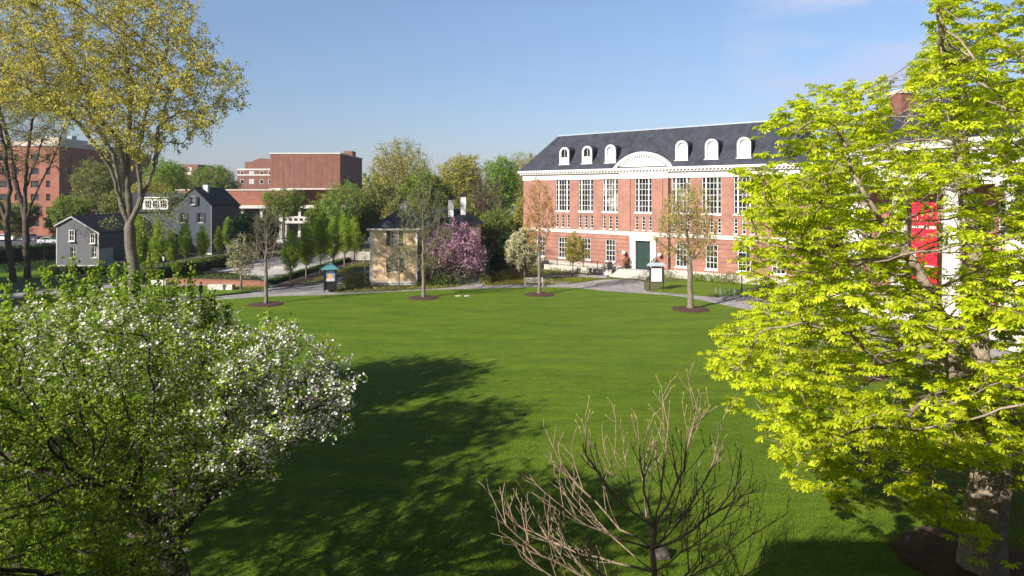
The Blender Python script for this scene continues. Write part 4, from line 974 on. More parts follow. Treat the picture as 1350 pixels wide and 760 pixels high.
# far brick building with arched gable
Yf = 270.0
fb = thing('distant_brick_building', 'distant brick building with arched gable, pale bands and big windows left of the theatre', 'building', (gx(313, Yf), Yf, 0), 0)
q = F / Yf; zt_ = H + 37 * Yf / F
fx = lambda px: gx(px, Yf) - gx(313, Yf)
mb = MB(); mb.box(0, fx(372), 0, 20, 0, zt_ - 1.2); mb.box(fx(322), fx(372), -.0 + .5, 18, zt_ - 1.2, zt_ + 2.0)
mb.prism_y([(fx(346) + x, zt_ + 2 + z) for x, z in seg(4.6, 1.4, 12)], .5, 6); mb.build('wall', M_BRICK3, fb)
mb = MB(); mb.box(0, fx(372), -.2, -.003, zt_ - 1.5, zt_ - .8); mb.box(0, fx(372), -.2, -.003, H + 25 * Yf / F, H + 27 * Yf / F); mb.build('band', M_CONC, fb)
for px in (319.5, 332, 345, 356):
    for py in (229.5, 240):
        w_ = 6.2 if px == 332 else 4.5; a = MB(); a.box(-w_ / 2 / q, w_ / 2 / q, -.12, -.02, -2.8 / q, 3.4 / q); o = a.build('window', M_WHITE, fb, (fx(px), 0, H + (HOR - py) * Yf / F))
        a = MB(); a.box(-w_ / 2 / q + .15, w_ / 2 / q - .15, -.16, -.122, -2.3 / q, 3 / q); a.build('pane', M_GLASSB if px == 332 else M_GLASS, o)
# a second far block at the left
Yf = 340.0
fc = thing('distant_tower_block', 'small distant brick block with pale window bays rising over the treetops', 'building', (gx(240, Yf), Yf, 0), 0)
fx = lambda px: gx(px, Yf) - gx(240, Yf)
mb = MB(); mb.box(0, fx(261), 0, 18, 0, H + 40 * Yf / F); mb.box(fx(261), fx(277), 4, 18, 0, H + 36 * Yf / F); mb.build('wall', M_BRICK3, fc)
for j, py in enumerate((223, 229, 236)):
    a = MB(); a.box(fx(247), fx(253), -.2, -.02, H + (HOR - py - 2.2) * Yf / F, H + (HOR - py + 2.2) * Yf / F); a.build('window', M_CONC, fc)
# apartment building far left
Ya = 172.0
ap = thing('brick_apartment_block', 'large orange brick apartment block with cream penthouse level at far left', 'building', (gx(78, Ya), Ya, 0), 0)
zt_ = H + 64 * Ya / F
ops = []; cols_ = []
q = Ya / F
for px, w_ in ((-115, 2.2), (-100, 1.1), (-75, 2.2), (-55, 2.2), (-38, 1.1), (-20, 2.2), (4, 2.2), (22, 1.1), (46, 2.2), (63.5, 1.1)):
    for py in (208, 226, 243, 260.5, 277.5, 294.5):
        ops.append((gx(px, Ya) - gx(78, Ya) - w_ / 2, gx(px, Ya) - gx(78, Ya) + w_ / 2, H + (HOR - py) * q - .9, H + (HOR - py) * q + .9))
mb = MB(); wall_open(mb, -45, 0, 0, zt_, ops, 0, .25); mb2 = MB(); 
mb.add([(0, 44, 0), (-45, 44, 0), (-45, 44, zt_), (0, 44, zt_)], [(0, 1, 2, 3)]); mb.add([(-45, 44, 0), (-45, 0, 0), (-45, 0, zt_), (-45, 44, zt_)], [(0, 1, 2, 3)]); mb.add([(-45, 0, zt_), (0, 0, zt_), (0, 44, zt_), (-45, 44, zt_)], [(0, 1, 2, 3)])
mb.T = Matrix.Rotation(R(90), 4, 'Z')
sops = [(y - .8, y + .8, H + (HOR - py) * q - 1.1, H + (HOR - py) * q + 1.1) for y in (4, 9, 17, 23, 31, 37) for py in (208, 226, 243, 260.5)]
wall_open(mb, 0, 44, 0, zt_, sops, 0, .25); mb.T = None
mb.build('wall', M_BRICK2, ap)
for nm, w_ in (('apw', 2.2), ('apn', 1.1)): win_meshes(nm, w_, 1.8, 2 if w_ > 2 else 1, 2, fr=.08, bar=.07, frame=mat('bronze_frame', (.10, .09, .085), .5), sill=False)
for a, b_, c_, d_ in ops: put_win('apw' if b_ - a > 2 else 'apn', ap, (a + b_) / 2, 0, c_)
win_meshes('aps', 1.6, 2.2, 2, 2, fr=.08, bar=.07, frame=MATS['bronze_frame'], sill=False)
for a, b_, c_, d_ in sops: put_win('aps', ap, 0, (a + b_) / 2, c_, rz=R(90))
mb = MB(); mb.box(-9, -1.5, 2, 14, zt_, zt_ + 2.4); mb.box(-24, -10, 4, 20, zt_, zt_ + 1.5); mb.box(-8, -1, 14, 40, zt_, zt_ + 1.6); mb.build('penthouse', M_PENT, ap)
mb = MB(); mb.box(-45.2, .2, -.2, .3, zt_, zt_ + .4); mb.box(-.3, .2, .3, 44, zt_, zt_ + .4); mb.build('coping', M_CONC, ap)
mb = MB(); mb.box(-7, -5.5, 5, 7, zt_ + 2.4, zt_ + 3.2); mb.build('roof_vent', M_LEAD, ap); mb = MB(); mb.box(-3.6, -2, 8, 10, zt_ + 2.4, zt_ + 3.4); mb.build('roof_vent', M_LEAD, ap)

# hall behind the camera: its roof line throws the dark band over the near lawn at the right
bh = thing('brick_hall', 'brick hall standing behind the near edge of the lawn', 'building', (-13.2, -.9, 0), 0)
mb = MB(); bo = [(x - .7, x + .7, z, z + 2) for x in range(3, 40, 4) for z in (2, 6, 10.2)]
mb.T = Matrix.Translation((41, 0, 0)) @ Matrix.Rotation(R(180), 4, 'Z'); wall_open(mb, 0, 41, 0, 16.6, [(41 - b_, 41 - a, c_, d_) for a, b_, c_, d_ in bo], 0, .3); mb.T = None
mb.add([(0, 0, 0), (0, -14, 0), (0, -14, 16.6), (0, 0, 16.6)], [(0, 1, 2, 3)]); mb.add([(41, 0, 0), (41, -14, 0), (41, -14, 16.6), (41, 0, 16.6)], [(3, 2, 1, 0)]); mb.add([(0, -14, 0), (41, -14, 0), (41, -14, 16.6), (0, -14, 16.6)], [(3, 2, 1, 0)])
mb.build('wall', M_BRICK, bh)
mb = MB(); mb.box(-.1, 41.1, -14.1, .25, 16.6, 17.3); mb.build('cornice', M_WHITE, bh)
mb = MB(); mb.add([(0, 0, 17.3), (41, 0, 17.3), (41, -14, 17.3), (0, -14, 17.3), (5, -7, 20.5), (36, -7, 20.5)], [(0, 1, 5, 4), (1, 2, 5), (2, 3, 4, 5), (3, 0, 4)]); mb.build('roof', M_SLATE, bh)
win_meshes('bh', 1.4, 2.0, 3, 3)
for a, b_, c_, d_ in bo: put_win('bh', bh, (a + b_) / 2, 0, c_, rz=R(180))
# ================================================================== TREES
def inpoly(px, py, poly):
    ins = np.zeros(len(px), bool); j = len(poly) - 1
    for i in range(len(poly)):
        xi, yi = poly[i]; xj, yj = poly[j]; c = ((yi > py) != (yj > py)) & (px < (xj - xi) * (py - yi) / (yj - yi + 1e-12) + xi); ins ^= c; j = i
    return ins
def proj(P): return CX + F * P[:, 0] / P[:, 1], HOR + F * (H - P[:, 2]) / P[:, 1]
def crown_pts(poly, ell, n, rng, shell=.6):
    """points of a real 3-D crown volume whose silhouette follows the photographed outline"""
    out = []
    while sum(len(o) for o in out) < n:
        P = sample_ell([ell], n * 2, rng, shell); P = P[P[:, 1] > 3]; x, y = proj(P); out.append(P[inpoly(x, y, poly)])
    return np.concatenate(out)[:n]

def clump(C, per, sig, rng):
    """tiers: attractors gathered in flat clumps round the given centres"""
    return np.repeat(C, per, 0) + rng.normal(0, 1, (len(C) * per, 3)) * np.array(sig)
def AP(*pts): return [np.array(A(*p)) for p in pts]

# --- horse chestnut, right foreground
rng = np.random.default_rng(5)
cp = [(1215, -300), (1217, 60), (1194, 88), (1190, 120), (1180, 172), (1166, 108), (1140, 125), (1098, 97), (1032, 118), (998, 178), (1012, 205), (958, 236), (985, 262), (985, 290), (955, 332), (988, 345), (960, 372), (996, 400), (945, 412), (932, 490), (948, 520), (965, 560), (1012, 578), (1030, 585),
      (1030, 650), (1060, 655), (1078, 700), (1100, 665), (1190, 670), (1215, 700), (1250, 748), (1300, 757), (1330, 740), (1340, 660), (1372, 600), (1500, 640), (1650, 500), (1650, -300)]
CB = np.array([13.1, 18.6, 0.0])
att = clump(crown_pts(cp, (13.4, 19.0, 9.6, 10.2, 8.2, 9.6), 880, rng, .42), 8, (.42, .42, .12), rng)
ax_, ay_ = proj(att); att = att[inpoly(ax_, ay_, cp)]
att = att[(att[:, 2] > 2.0) & (att[:, 1] > 9.5)]
root = thing('horse_chestnut_tree', 'large horse chestnut with glowing yellow-green fresh leaves in the right foreground', 'tree', (0, 0, 0))
tl = [CB + np.array(o) for o in ((0, 0, -.2), (.02, 0, .5), (.05, .03, 1.2), (.18, .05, 2.0), (.3, .05, 2.8), (.42, .1, 3.6))]
fk = tl[-1]
LB = [[fk] + AP((1262, 520, 18.2), (1250, 440, 17.8), (1226, 385, 17.5), (1195, 335, 17.6), (1160, 290, 17.4), (1122, 225, 17.5), (1108, 180, 17.6)),
      [A(1250, 440, 17.8)] + AP((1200, 470, 16.2), (1160, 478, 15.4), (1120, 440, 15), (1060, 425, 14.8), (1000, 440, 15)),
      [fk] + AP((1292, 480, 18.8), (1290, 380, 19), (1275, 270, 19.4), (1262, 150, 19.6), (1245, 50, 19.8), (1238, -60, 20), (1235, -150, 20)),
      [A(1262, 150, 19.6)] + AP((1256, 110, 17.4), (1240, 60, 15.5), (1236, 0, 14.5), (1240, -80, 14)), [A(1262, 150, 19.6)] + AP((1258, 110, 21.5), (1240, 60, 23.5), (1236, 0, 24)),
      [A(1195, 335, 17.6)] + AP((1130, 350, 16), (1060, 330, 15.5), (1000, 320, 15.6)),
      [fk] + AP((1350, 500, 18.4), (1390, 380, 18.2), (1420, 230, 18), (1440, 60, 18), (1440, -100, 18)),
      [fk] + AP((1310, 540, 21), (1270, 440, 23), (1200, 380, 24.5), (1150, 320, 25)),
      [A(1292, 480, 18.8)] + AP((1230, 520, 15.8), (1180, 560, 14.6), (1120, 570, 14), (1070, 600, 14))]
T = Tree(att, tl, .34, .36, 6, .50, .0075, (0, 0, .03), flare=1.4, maxit=300, noise=.2, limbs=LB)
T.twigs(2, .26, .022, .007, up=.4, spread=.7)
T.wood('chestnut_wood', mat('chestnut_bark', (.18, .14, .105), .9, scale=4, col2=(.32, .255, .195), bump=.9, bscale=10, fine=15), root)
a, b_, d_ = T.tw[:3]
# rosettes of palmate leaves at the shoot ends
per = 7; i = np.repeat(np.arange(len(b_)), per); ang = T.rng.uniform(0, 2 * math.pi, len(i)); out_ = np.stack([np.cos(ang), np.sin(ang), np.full(len(i), .35)], 1)
D = unit(out_ + d_[i] * .4); Pp = b_[i] + D * T.rng.uniform(.06, .17, len(i))[:, None]
x, y = proj(Pp); k = T.rng.uniform(0, 1, len(Pp)) < .85
for wpoly, kp in (([(1192, 255), (1240, 255), (1240, 345), (1192, 345)], .07), ([(1240, 240), (1266, 240), (1262, 420), (1236, 420)], .16), ([(1180, 118), (1210, 118), (1210, 165), (1180, 165)], .12), ([(1300, 255), (1335, 255), (1330, 330), (1300, 330)], .3), ([(1152, 180), (1350, 158), (1350, 185), (1150, 205)], .4), ([(1166, 104), (1217, -20), (1217, 60), (1197, 92), (1196, 168), (1178, 172)], .06), ([(1130, 200), (1350, 190), (1350, 400), (1130, 400)], .9)):
    k &= ~inpoly(x, y, wpoly) | (T.rng.uniform(0, 1, len(Pp)) < kp)
V, Q = palmate(Pp[k], D[k], .162, T.rng); link('crown', npmesh('chestnut_leaves', V, Q, L_CHEST), root)
# stalks
V, Q = seg_tubes(b_[i][k], Pp[k], np.full(k.sum(), .004), np.full(k.sum(), .003), 3); link('leaf_stalks', npmesh('stalks', V, Q, L_CRAB), root)
print('chestnut tips', len(b_), 'leaves', k.sum())

# --- crab apple, left foreground
rng = np.random.default_rng(9)
ap_ = [(-700, 430), (-60, 420), (0, 418), (40, 412), (90, 396), (150, 388), (230, 392), (262, 404), (300, 408), (330, 430), (400, 440), (452, 455), (462, 500), (470, 545), (452, 590), (446, 622), (425, 590), (395, 600), (352, 640), (300, 660), (262, 676), (238, 700), (228, 790), (120, 900), (-700, 900)]
att = clump(crown_pts(ap_, (-8.3, 13.4, 5.6, 6.3, 4.2, 4.3), 620, rng, .5), 8, (.34, .34, .24), rng); ax_, ay_ = proj(att); att = att[inpoly(ax_, ay_, ap_)]; att = att[(att[:, 2] > 1.6) & (att[:, 1] > 8)]
root = thing('crab_apple_tree', 'spreading apple tree in white blossom and fresh green leaf in the left foreground', 'tree', (0, 0, 0))
AB = np.array([-7.6, 14.6, 0.0])
tl = [AB + np.array(o) for o in ((0, 0, -.2), (.0, 0, .5), (.12, -.05, 1.1), (.2, -.1, 1.7), (.35, -.2, 2.3), (.3, -.35, 2.9))]
T = Tree(att, tl, .28, .30, 10, .30, .007, (0, 0, .06), flare=1.3, maxit=300, noise=.25)
T.twigs(3, .30, .020, .0035, up=.7, spread=.6, sub=1)
# upright water shoots along the top
sh = []
for px, py0, py1, Y in ((95, 405, 342, 12.5), (62, 410, 352, 12.2), (130, 395, 345, 12.8), (8, 420, 376, 11.5), (180, 395, 362, 13.5), (108, 400, 372, 12), (150, 390, 350, 13.2), (40, 415, 378, 12), (196, 410, 338, 12.6), (208, 420, 360, 13), (232, 410, 345, 13.4), (253, 410, 352, 13.6), (226, 425, 375, 13), (250, 415, 372, 13.8), (280, 425, 384, 13.6), (270, 430, 390, 13.4), (165, 400, 352, 12.4), (85, 410, 362, 13), (120, 400, 356, 13.6), (385, 455, 420, 13.5), (360, 450, 425, 13.6), (350, 440, 412, 13.2), (300, 430, 402, 13.8)):
    A0_ = A(px + random.uniform(-4, 4), py0, Y); B0_ = A(px, py1, Y); sh.append((np.array(A0_), np.array(B0_)))
a, b_, d_, r_, r1 = T.tw
sa = np.array([s_[0] - (s_[1] - s_[0]) * .6 for s_ in sh]); sb = np.array([s_[1] for s_ in sh]); sdv = unit(sb - sa)
T.tw = (np.concatenate([a, sa]), np.concatenate([b_, sb]), np.concatenate([d_, sdv]), r_, r1)
T.wood('apple_wood', M_BARKD, root)
a, b_, d_ = T.tw[:3]; nsh = len(sa)
i = np.repeat(np.arange(len(a) - nsh), 5); t = T.rng.uniform(.1, 1.05, len(i))[:, None]; P1 = a[i] * (1 - t) + b_[i] * t
i2 = np.repeat(np.arange(len(a) - nsh, len(a)), 190); t2 = T.rng.uniform(.3, 1.0, len(i2))[:, None]; P2 = a[i2] * (1 - t2) + b_[i2] * t2
P = np.concatenate([P1, P2]); D = np.concatenate([d_[i], d_[i2] + T.rng.normal(0, 1.2, (len(i2), 3))])
P = P + T.rng.normal(0, .045, P.shape); x, y = proj(P)
isb = np.arange(len(P)) >= len(P1)
pl = np.clip(1.15 - (x - 180) / 330, .28, 1.0); k = (T.rng.uniform(0, 1, len(P)) < pl)
V, Q = leaf_quads(P[k], D[k], .074, .62, T.rng, jit=.7, up=.9); link('crown', npmesh('apple_leaves', V, Q, L_CRAB), root)
print('apple leaves', k.sum())
# blossom : clusters, dense to the right and along the top
j = T.rng.integers(0, len(a), 17000); t = T.rng.uniform(.4, 1.0, len(j))[:, None]; C = a[j] * (1 - t) + b_[j] * t; x, y = proj(C)
pr_ = np.clip((x - 150) / 200, .05, 1) * .9; pr_ = np.where((y < 520) & (x > 20), np.maximum(pr_, .6), pr_); pr_ = np.where((x > 40) & (x < 140) & (y > 420) & (y < 500), np.maximum(pr_, .35), pr_); pr_ = np.where((x > 330), .9, pr_); pr_ = np.where((x > 230) & (y < 420), np.maximum(pr_, .8), pr_)
pr_ = np.where((y > 640) & (x < 200), .02, pr_)
k = (T.rng.uniform(0, 1, len(C)) < pr_) & ((j < len(a) - nsh) | (x > 190)); C = C[k]
c = np.repeat(C, 5, 0) + T.rng.normal(0, .045, (len(C) * 5, 3)); V, Q = flowers(c, .050, T.rng); link('blossom', npmesh('apple_blossom', V, Q, F_WHITE), root)
print('blossoms', len(c))

# --- bare catalpa, bottom centre
rng = np.random.default_rng(21)
cpoly = [(640, 700), (655, 680), (705, 640), (722, 590), (745, 560), (770, 528), (800, 530), (850, 500), (880, 488), (925, 488), (955, 545), (948, 580), (1000, 640), (1005, 700), (940, 760), (900, 800), (780, 800), (700, 740)]
root = thing('bare_young_tree', 'leafless young tree with blunt tan upright twigs and hanging pods at bottom centre', 'tree', (0, 0, 0))
CB = np.array([3.04, 14.3, 0.0])
class Bare(Tree):
    def __init__(s, P, par, nt, seed, Rt, r0, flare):
        s.rng = np.random.default_rng(seed); s.P = np.array(P); s.par = np.array(par); s.nt = nt; s.tw = None
        s.r = radii(s.par, r0, Rt, nt); s.r[:nt] *= 1 + (flare - 1) * np.exp(-(s.P[:nt, 2] - s.P[0, 2]) / (Rt * 2.5))
BP = [CB + np.array(o) for o in ((0, 0, -.2), (0, 0, .5), (.03, 0, 1.0), (-.02, .03, 1.5), (.0, 0, 1.95), (.02, .02, 2.4), (-.03, .03, 2.9), (.03, .0, 3.4))]
Bq = [-1] + list(range(7)); tipsB = []
def grow(i0, d, ln, nseg, upk, lvl):
    i = i0; d = unit(np.array(d)); step = ln / nseg
    for k in range(nseg):
        d = unit(d + np.array([0, 0, upk]) + rng.normal(0, .045, 3)); BP.append(BP[i] + d * step); Bq.append(i); i = len(BP) - 1
        if lvl < 3 and k >= 1 - (lvl > 1) and rng.uniform() < (.95, .75, .40)[lvl]:
            side = unit(np.cross(d, rng.normal(0, 1, 3))); grow(i, d * .75 + side * .65 + np.array([0, 0, .25]), step * nseg * rng.uniform(.30, .55) if lvl else rng.uniform(.5, 1.05), max(2, nseg // 2), .10, lvl + 1)
    tipsB.append(i)
for (px, py, Yd, st_) in ((650, 680, 11.0, 4), (672, 690, 12.6, 5), (708, 640, 11.6, 6), (728, 590, 12.6, 6), (765, 580, 11.4, 7), (802, 575, 12.5, 7), (838, 555, 11.6, 7), (882, 530, 12.1, 7), (922, 520, 11.7, 7), (950, 590, 12.6, 6), (985, 620, 11.4, 6), (1005, 690, 12.4, 4), (975, 660, 13.3, 5), (760, 650, 13.2, 5), (740, 700, 10.7, 4), (905, 600, 10.6, 6), (845, 600, 13.4, 6), (930, 720, 11.0, 4), (1010, 740, 12.0, 3), (690, 730, 12.0, 3)):
    E_ = np.array(A(px, py, Yd * 1.19)); S_ = BP[st_]; hd = E_ - S_; C_ = S_ + hd * np.array([.62, .62, .30]); last = st_; nsg = max(6, int(np.linalg.norm(hd) / .34))
    for k in range(1, nsg + 1):
        t = k / nsg; q_ = S_ * (1 - t) ** 2 + C_ * 2 * t * (1 - t) + E_ * t * t + rng.normal(0, .022, 3); dprev = unit(q_ - BP[last]); BP.append(q_); Bq.append(last); last = len(BP) - 1
        if k >= 2 and k < nsg:
            for _ in range(1 if rng.uniform() < .72 else 2):
                side = unit(np.cross(dprev, rng.normal(0, 1, 3))); grow(last, dprev * .8 + side * .5 + np.array([0, 0, .3]), rng.uniform(.50, 1.25) * (1.15 - .35 * t), 4, .10, 1)
    tipsB.append(last)
T = Bare(BP, Bq, 8, 22, .08, .0062, 1.3)
T.wood('catalpa_wood', M_BARKC, root)
tb = np.array([BP[i] for i in tipsB]); dt = np.array([unit(BP[i] - BP[Bq[i]]) for i in tipsB]); print('catalpa', len(BP), len(tb))
order = np.argsort(-tb[:, 2])
for n_, i in enumerate(order[:95]):
    q = MB(); e_ = tb[i] + dt[i] * .06; q.tube([tb[i] - dt[i] * .01, tb[i] + dt[i] * .025, e_], [.008, .015, .003], 5); q.build('bud', L_YEL, root)
i = np.where((T.P[:, 0] > 3.5) & (T.P[:, 2] < 5.8) & (T.P[:, 2] > 2.8) & (T.r < .02))[0]; i = i[T.rng.permutation(len(i))[:34]]
for j in i:
    q = MB(); p_ = Vector(T.P[j]); q.tube([p_, p_ + Vector((.01, 0, -.14)), p_ + Vector((T.rng.uniform(-.03, .03), .0, -T.rng.uniform(.22, .42)))], [.006, .010, .004], 5); q.build('seed_pod', M_BARKD, root)

# --- big elm, left
rng = np.random.default_rng(31)
Ye = 62.0; eb = G(178, 402); s_ = Ye / F
ep = [(-260, 60), (-200, -120), (60, -130), (200, -60), (262, 14), (290, 50), (308, 105), (300, 150), (275, 165), (288, 182), (262, 186), (240, 175), (240, 195), (205, 205), (170, 215), (140, 200), (120, 160), (60, 150), (0, 145), (-100, 190), (-260, 200)]
att = clump(crown_pts(ep, (eb.x - 3.5, eb.y - 1, 21.5, 16.5, 8, 12.5), 950, rng, .5), 5, (.75, .75, .4), rng)
root = thing('elm_tree', 'tall vase-shaped elm with thick grey trunk and olive-yellow spring leaves at left', 'tree', (0, 0, 0))
b0 = np.array(eb); f1 = np.array(A(171, 300, eb.y)); mid = np.array(A(176, 350, eb.y)); mid2 = np.array(A(172, 325, eb.y))
ey = eb.y
LB = [[f1] + AP((160, 270, ey - .3), (146, 222, ey - 1), (125, 190, ey - 2), (95, 155, ey - 3), (50, 130, ey - 4)),
      [A(160, 270, ey - .3)] + AP((150, 205, ey + 1), (113, 142, ey + 2), (70, 112, ey + 3), (25, 105, ey + 3)),
      [f1] + AP((168, 240, ey), (158, 190, ey), (130, 155, ey), (98, 98, ey + 1), (75, 50, ey + 2), (50, 10, ey + 2)),
      [A(168, 240, ey)] + AP((170, 180, ey + 1), (172, 125, ey + 1.5), (165, 70, ey + 2), (160, 10, ey + 2)),
      [f1] + AP((186, 262, ey - .5), (182, 200, ey - 1), (195, 137, ey - 1), (214, 95, ey - 1.5), (222, 50, ey - 2)),
      [A(186, 262, ey - .5)] + AP((202, 225, ey + .5), (208, 170, ey + .5), (238, 146, ey + 1), (282, 163, ey + 1)),
      [A(208, 170, ey + .5)] + AP((225, 120, ey - 1), (255, 85, ey - 2)),
      [A(202, 225, ey + .5)] + AP((215, 188, ey + 2), (240, 190, ey + 3))]
T = Tree(att, [b0 + np.array((0, 0, -.2)), b0 + np.array((0, 0, .7)), b0 * .5 + mid * .5, mid, mid2, f1], .75, .8, 32, .50, .013, (0, 0, .15), flare=1.3, noise=.14, maxit=260, limbs=LB)
T.twigs(3, .6, .04, .010, up=.1, spread=.8, sub=1); T.wood('elm_wood', mat('elm_bark', (.085, .075, .058), .9, scale=2, col2=(.15, .135, .105), bump=.9, bscale=6, fine=9), root)
T.leaves('elm_leaves', L_ELM, root, 4, .05, .21, .7, .12)
print('elm twigs', len(T.tw[0]))
# low sucker branch hanging right of the trunk
ivy = leaf_cloud('trunk_shoots', L_OLIVE, [(eb.x + .3, eb.y - .6, 1.6, .9, .7, 1.8), (eb.x + 2.3, eb.y, 7.6, 2.0, 1.6, 1.5), (eb.x + 2.9, eb.y, 9.4, 2.2, 2.0, 1.5), (eb.x + 3.4, eb.y, 11.4, 2.2, 2.0, 1.5), (eb.x - 2.2, eb.y, 7.8, 1.1, 1.0, .7)], 2800, .17, seed=3, parent=root)

# --- two dark elms far left
for (bx, by, topx, lab, sd, wr) in ((36, 368, 20, 'dark-stemmed elm standing upright nearer the grey house, under the yellow canopy', 33, .36), (18, 372, -60, 'leaning dark elm at the far left edge of the lawn', 35, .34)):
    rng = np.random.default_rng(sd); b0 = np.array(G(bx, by)); 
    ep = [(-300, 170), (-250, -80), (120, -90), (135, 90), (90, 150), (88, 225), (60, 245), (20, 240), (-60, 250), (-200, 240)]
    att = clump(crown_pts(ep, (b0[0] - 4, b0[1], 21, 15, 9, 11), 550, rng, .5), 3, (.8, .8, .5), rng)
    root = thing('elm_tree', lab, 'tree', (0, 0, 0), 0)
    f1 = np.array(A(bx - 2 if sd == 33 else bx - 10, 290, b0[1])); y_ = b0[1]
    LB = ([[f1] + AP((52, 245, y_), (68, 215, y_ + 1), (80, 180, y_ + 2), (95, 140, y_ + 3)), [f1] + AP((33, 250, y_), (36, 205, y_ - 1), (42, 160, y_ - 2), (60, 110, y_ - 3)), [f1] + AP((22, 245, y_ + 1), (12, 190, y_ + 2), (0, 140, y_ + 3)), [A(33, 250, y_)] + AP((50, 205, y_ + 2), (62, 170, y_ + 3))]
          if sd == 33 else [[f1] + AP((-8, 255, y_), (-30, 200, y_), (-60, 140, y_)), [f1] + AP((14, 250, y_), (8, 205, y_ - 2), (-4, 150, y_ - 3), (10, 90, y_ - 4)), [A(14, 250, y_)] + AP((2, 220, y_ + 2), (-20, 170, y_ + 3))])
    T = Tree(att, trunk_line(b0 - np.array((0, 0, .2)), f1, 6, rng, .08), .9, 1.0, sd, wr, .016, (0, 0, .15), maxit=220, limbs=LB, noise=.15)
    T.twigs(3, .75, .045, .011, spread=.8, sub=1); T.wood('elm_wood_b', M_BARKD, root)
    T.leaves('elm_leaves_b', L_ELM, root, 3, .05, .18, .75, .16, keep=lambda P, r: (r.uniform(0, 1, len(P)) < np.clip((P[:, 2] - 13) / 10, .04, .6)))

# --- young trees in the mulch rings
def young(px, py, poly, Yr, name, label, natt, Rt, forkz, bark, leafm, per, twper, twl, L, seed, step=.30, kill=.32, trop=(0, 0, .25), keepf=1.0, r0=.008, twr=.007, grp=None):
    rng = np.random.default_rng(seed); b0 = np.array(G(px, py)); cx_ = np.mean([p[0] for p in poly]); ys = [p[1] for p in poly]
    zt_, zb_ = H - (min(ys) - HOR) * b0[1] / F, H - (max(ys) - HOR) * b0[1] / F; hw = (max(p[0] for p in poly) - min(p[0] for p in poly)) / 2 * b0[1] / F
    att = crown_pts(poly, ((cx_ - CX) / F * b0[1], b0[1], (zt_ + zb_) / 2, hw * 1.25, hw * 1.0, (zt_ - zb_) / 2 * 1.15), int(natt * 1.6), rng, .6)
    root = thing(name, label, 'tree', b0); att = att - b0
    T = Tree(att, trunk_line((0, 0, -.1), (0, 0, forkz), max(4, int(forkz / .6)), rng, .02), step, kill, seed, Rt, r0, trop, flare=1.5, noise=.1, maxit=200)
    T.twigs(twper, twl * .8, .03, twr, up=.5, spread=.5, sub=1); T.wood(name + '_wood', bark, root)
    if per: T.leaves(name + '_leaves', leafm, root, per, .04, L, .7, .06, keep=lambda P, r: r.uniform(0, 1, len(P)) < keepf)
    return root
young(711, 389, [(708, 228), (728, 262), (733, 300), (722, 332), (700, 335), (690, 300), (692, 262)], 0, 'young_tree', 'slim young tree with orange-yellow buds in a mulch ring before the brick corner', 300, .16, 3.2, M_BARKP, L_ORG, 4, 2, .55, .12, 51, keepf=.75)
young(910, 408.5, [(905, 238), (932, 262), (948, 300), (940, 338), (915, 352), (880, 345), (862, 318), (868, 285), (885, 255)], 0, 'young_tree', 'young tree with pale trunk and sparse straw-yellow leaves before the long library facade', 380, .24, 3.3, M_BARKP, L_TAN, 4, 2, .65, .13, 52, keepf=.75)
young(558, 393.5, [(562, 222), (585, 262), (600, 310), (590, 350), (560, 362), (528, 345), (520, 300), (535, 255)], 0, 'young_tree', 'young tree with fine olive-green haze of leaves in front of the cream house', 420, .17, 3.3, M_BARKP, L_GRN, 4, 2, .55, .11, 53, keepf=.26)
young(350.5, 402, [(352, 268), (372, 290), (378, 330), (368, 352), (352, 362), (334, 345), (328, 310), (336, 280)], 0, 'young_tree', 'almost bare young tree in a mulch ring near the brick garden wall', 220, .16, 3.3, M_BARKP, L_OLIVE, 1, 2, .7, .10, 54, keepf=.45)
young(318, 383.5, [(318, 310), (334, 325), (342, 345), (332, 362), (316, 368), (300, 355), (296, 335), (305, 318)], 0, 'small_tree', 'small pale-blossomed tree at the edge of the brick planted garden', 220, .11, 1.6, M_BARKP, F_CREAM, 3, 3, .4, .13, 55, keepf=.8)
young(755, 365.5, [(757, 308), (772, 322), (776, 338), (765, 350), (748, 348), (742, 332), (748, 315)], 0, 'small_tree', 'small yellow-leaved tree between two ground-floor library windows', 200, .09, 1.4, M_BARKP, L_YEL, 4, 3, .45, .15, 56)
young(526, 380, [(525, 308), (542, 325), (548, 345), (540, 362), (526, 366), (512, 358), (508, 338), (514, 320)], 0, 'small_tree', 'small pale green-white dogwood before the cream house front wall', 220, .08, 1.5, M_BARKP, F_CREAM, 3, 3, .45, .12, 57, keepf=.5)
young(692, 370, [(690, 300), (706, 318), (714, 338), (706, 352), (690, 357), (672, 350), (664, 335), (672, 318)], 0, 'small_tree', 'white flowering dogwood with tiered branches left of the bench', 260, .12, 1.2, M_BARKD, F_CREAM, 6, 3, .5, .17, 58)
young(481, 379.5, [(482, 325), (487, 340), (485, 355), (478, 355), (476, 340)], 0, 'small_tree', 'thin staked sapling beside the left corner of the cream house', 60, .06, 1.6, M_BARKP, L_OLIVE, 2, 2, .3, .10, 59, keepf=.5)
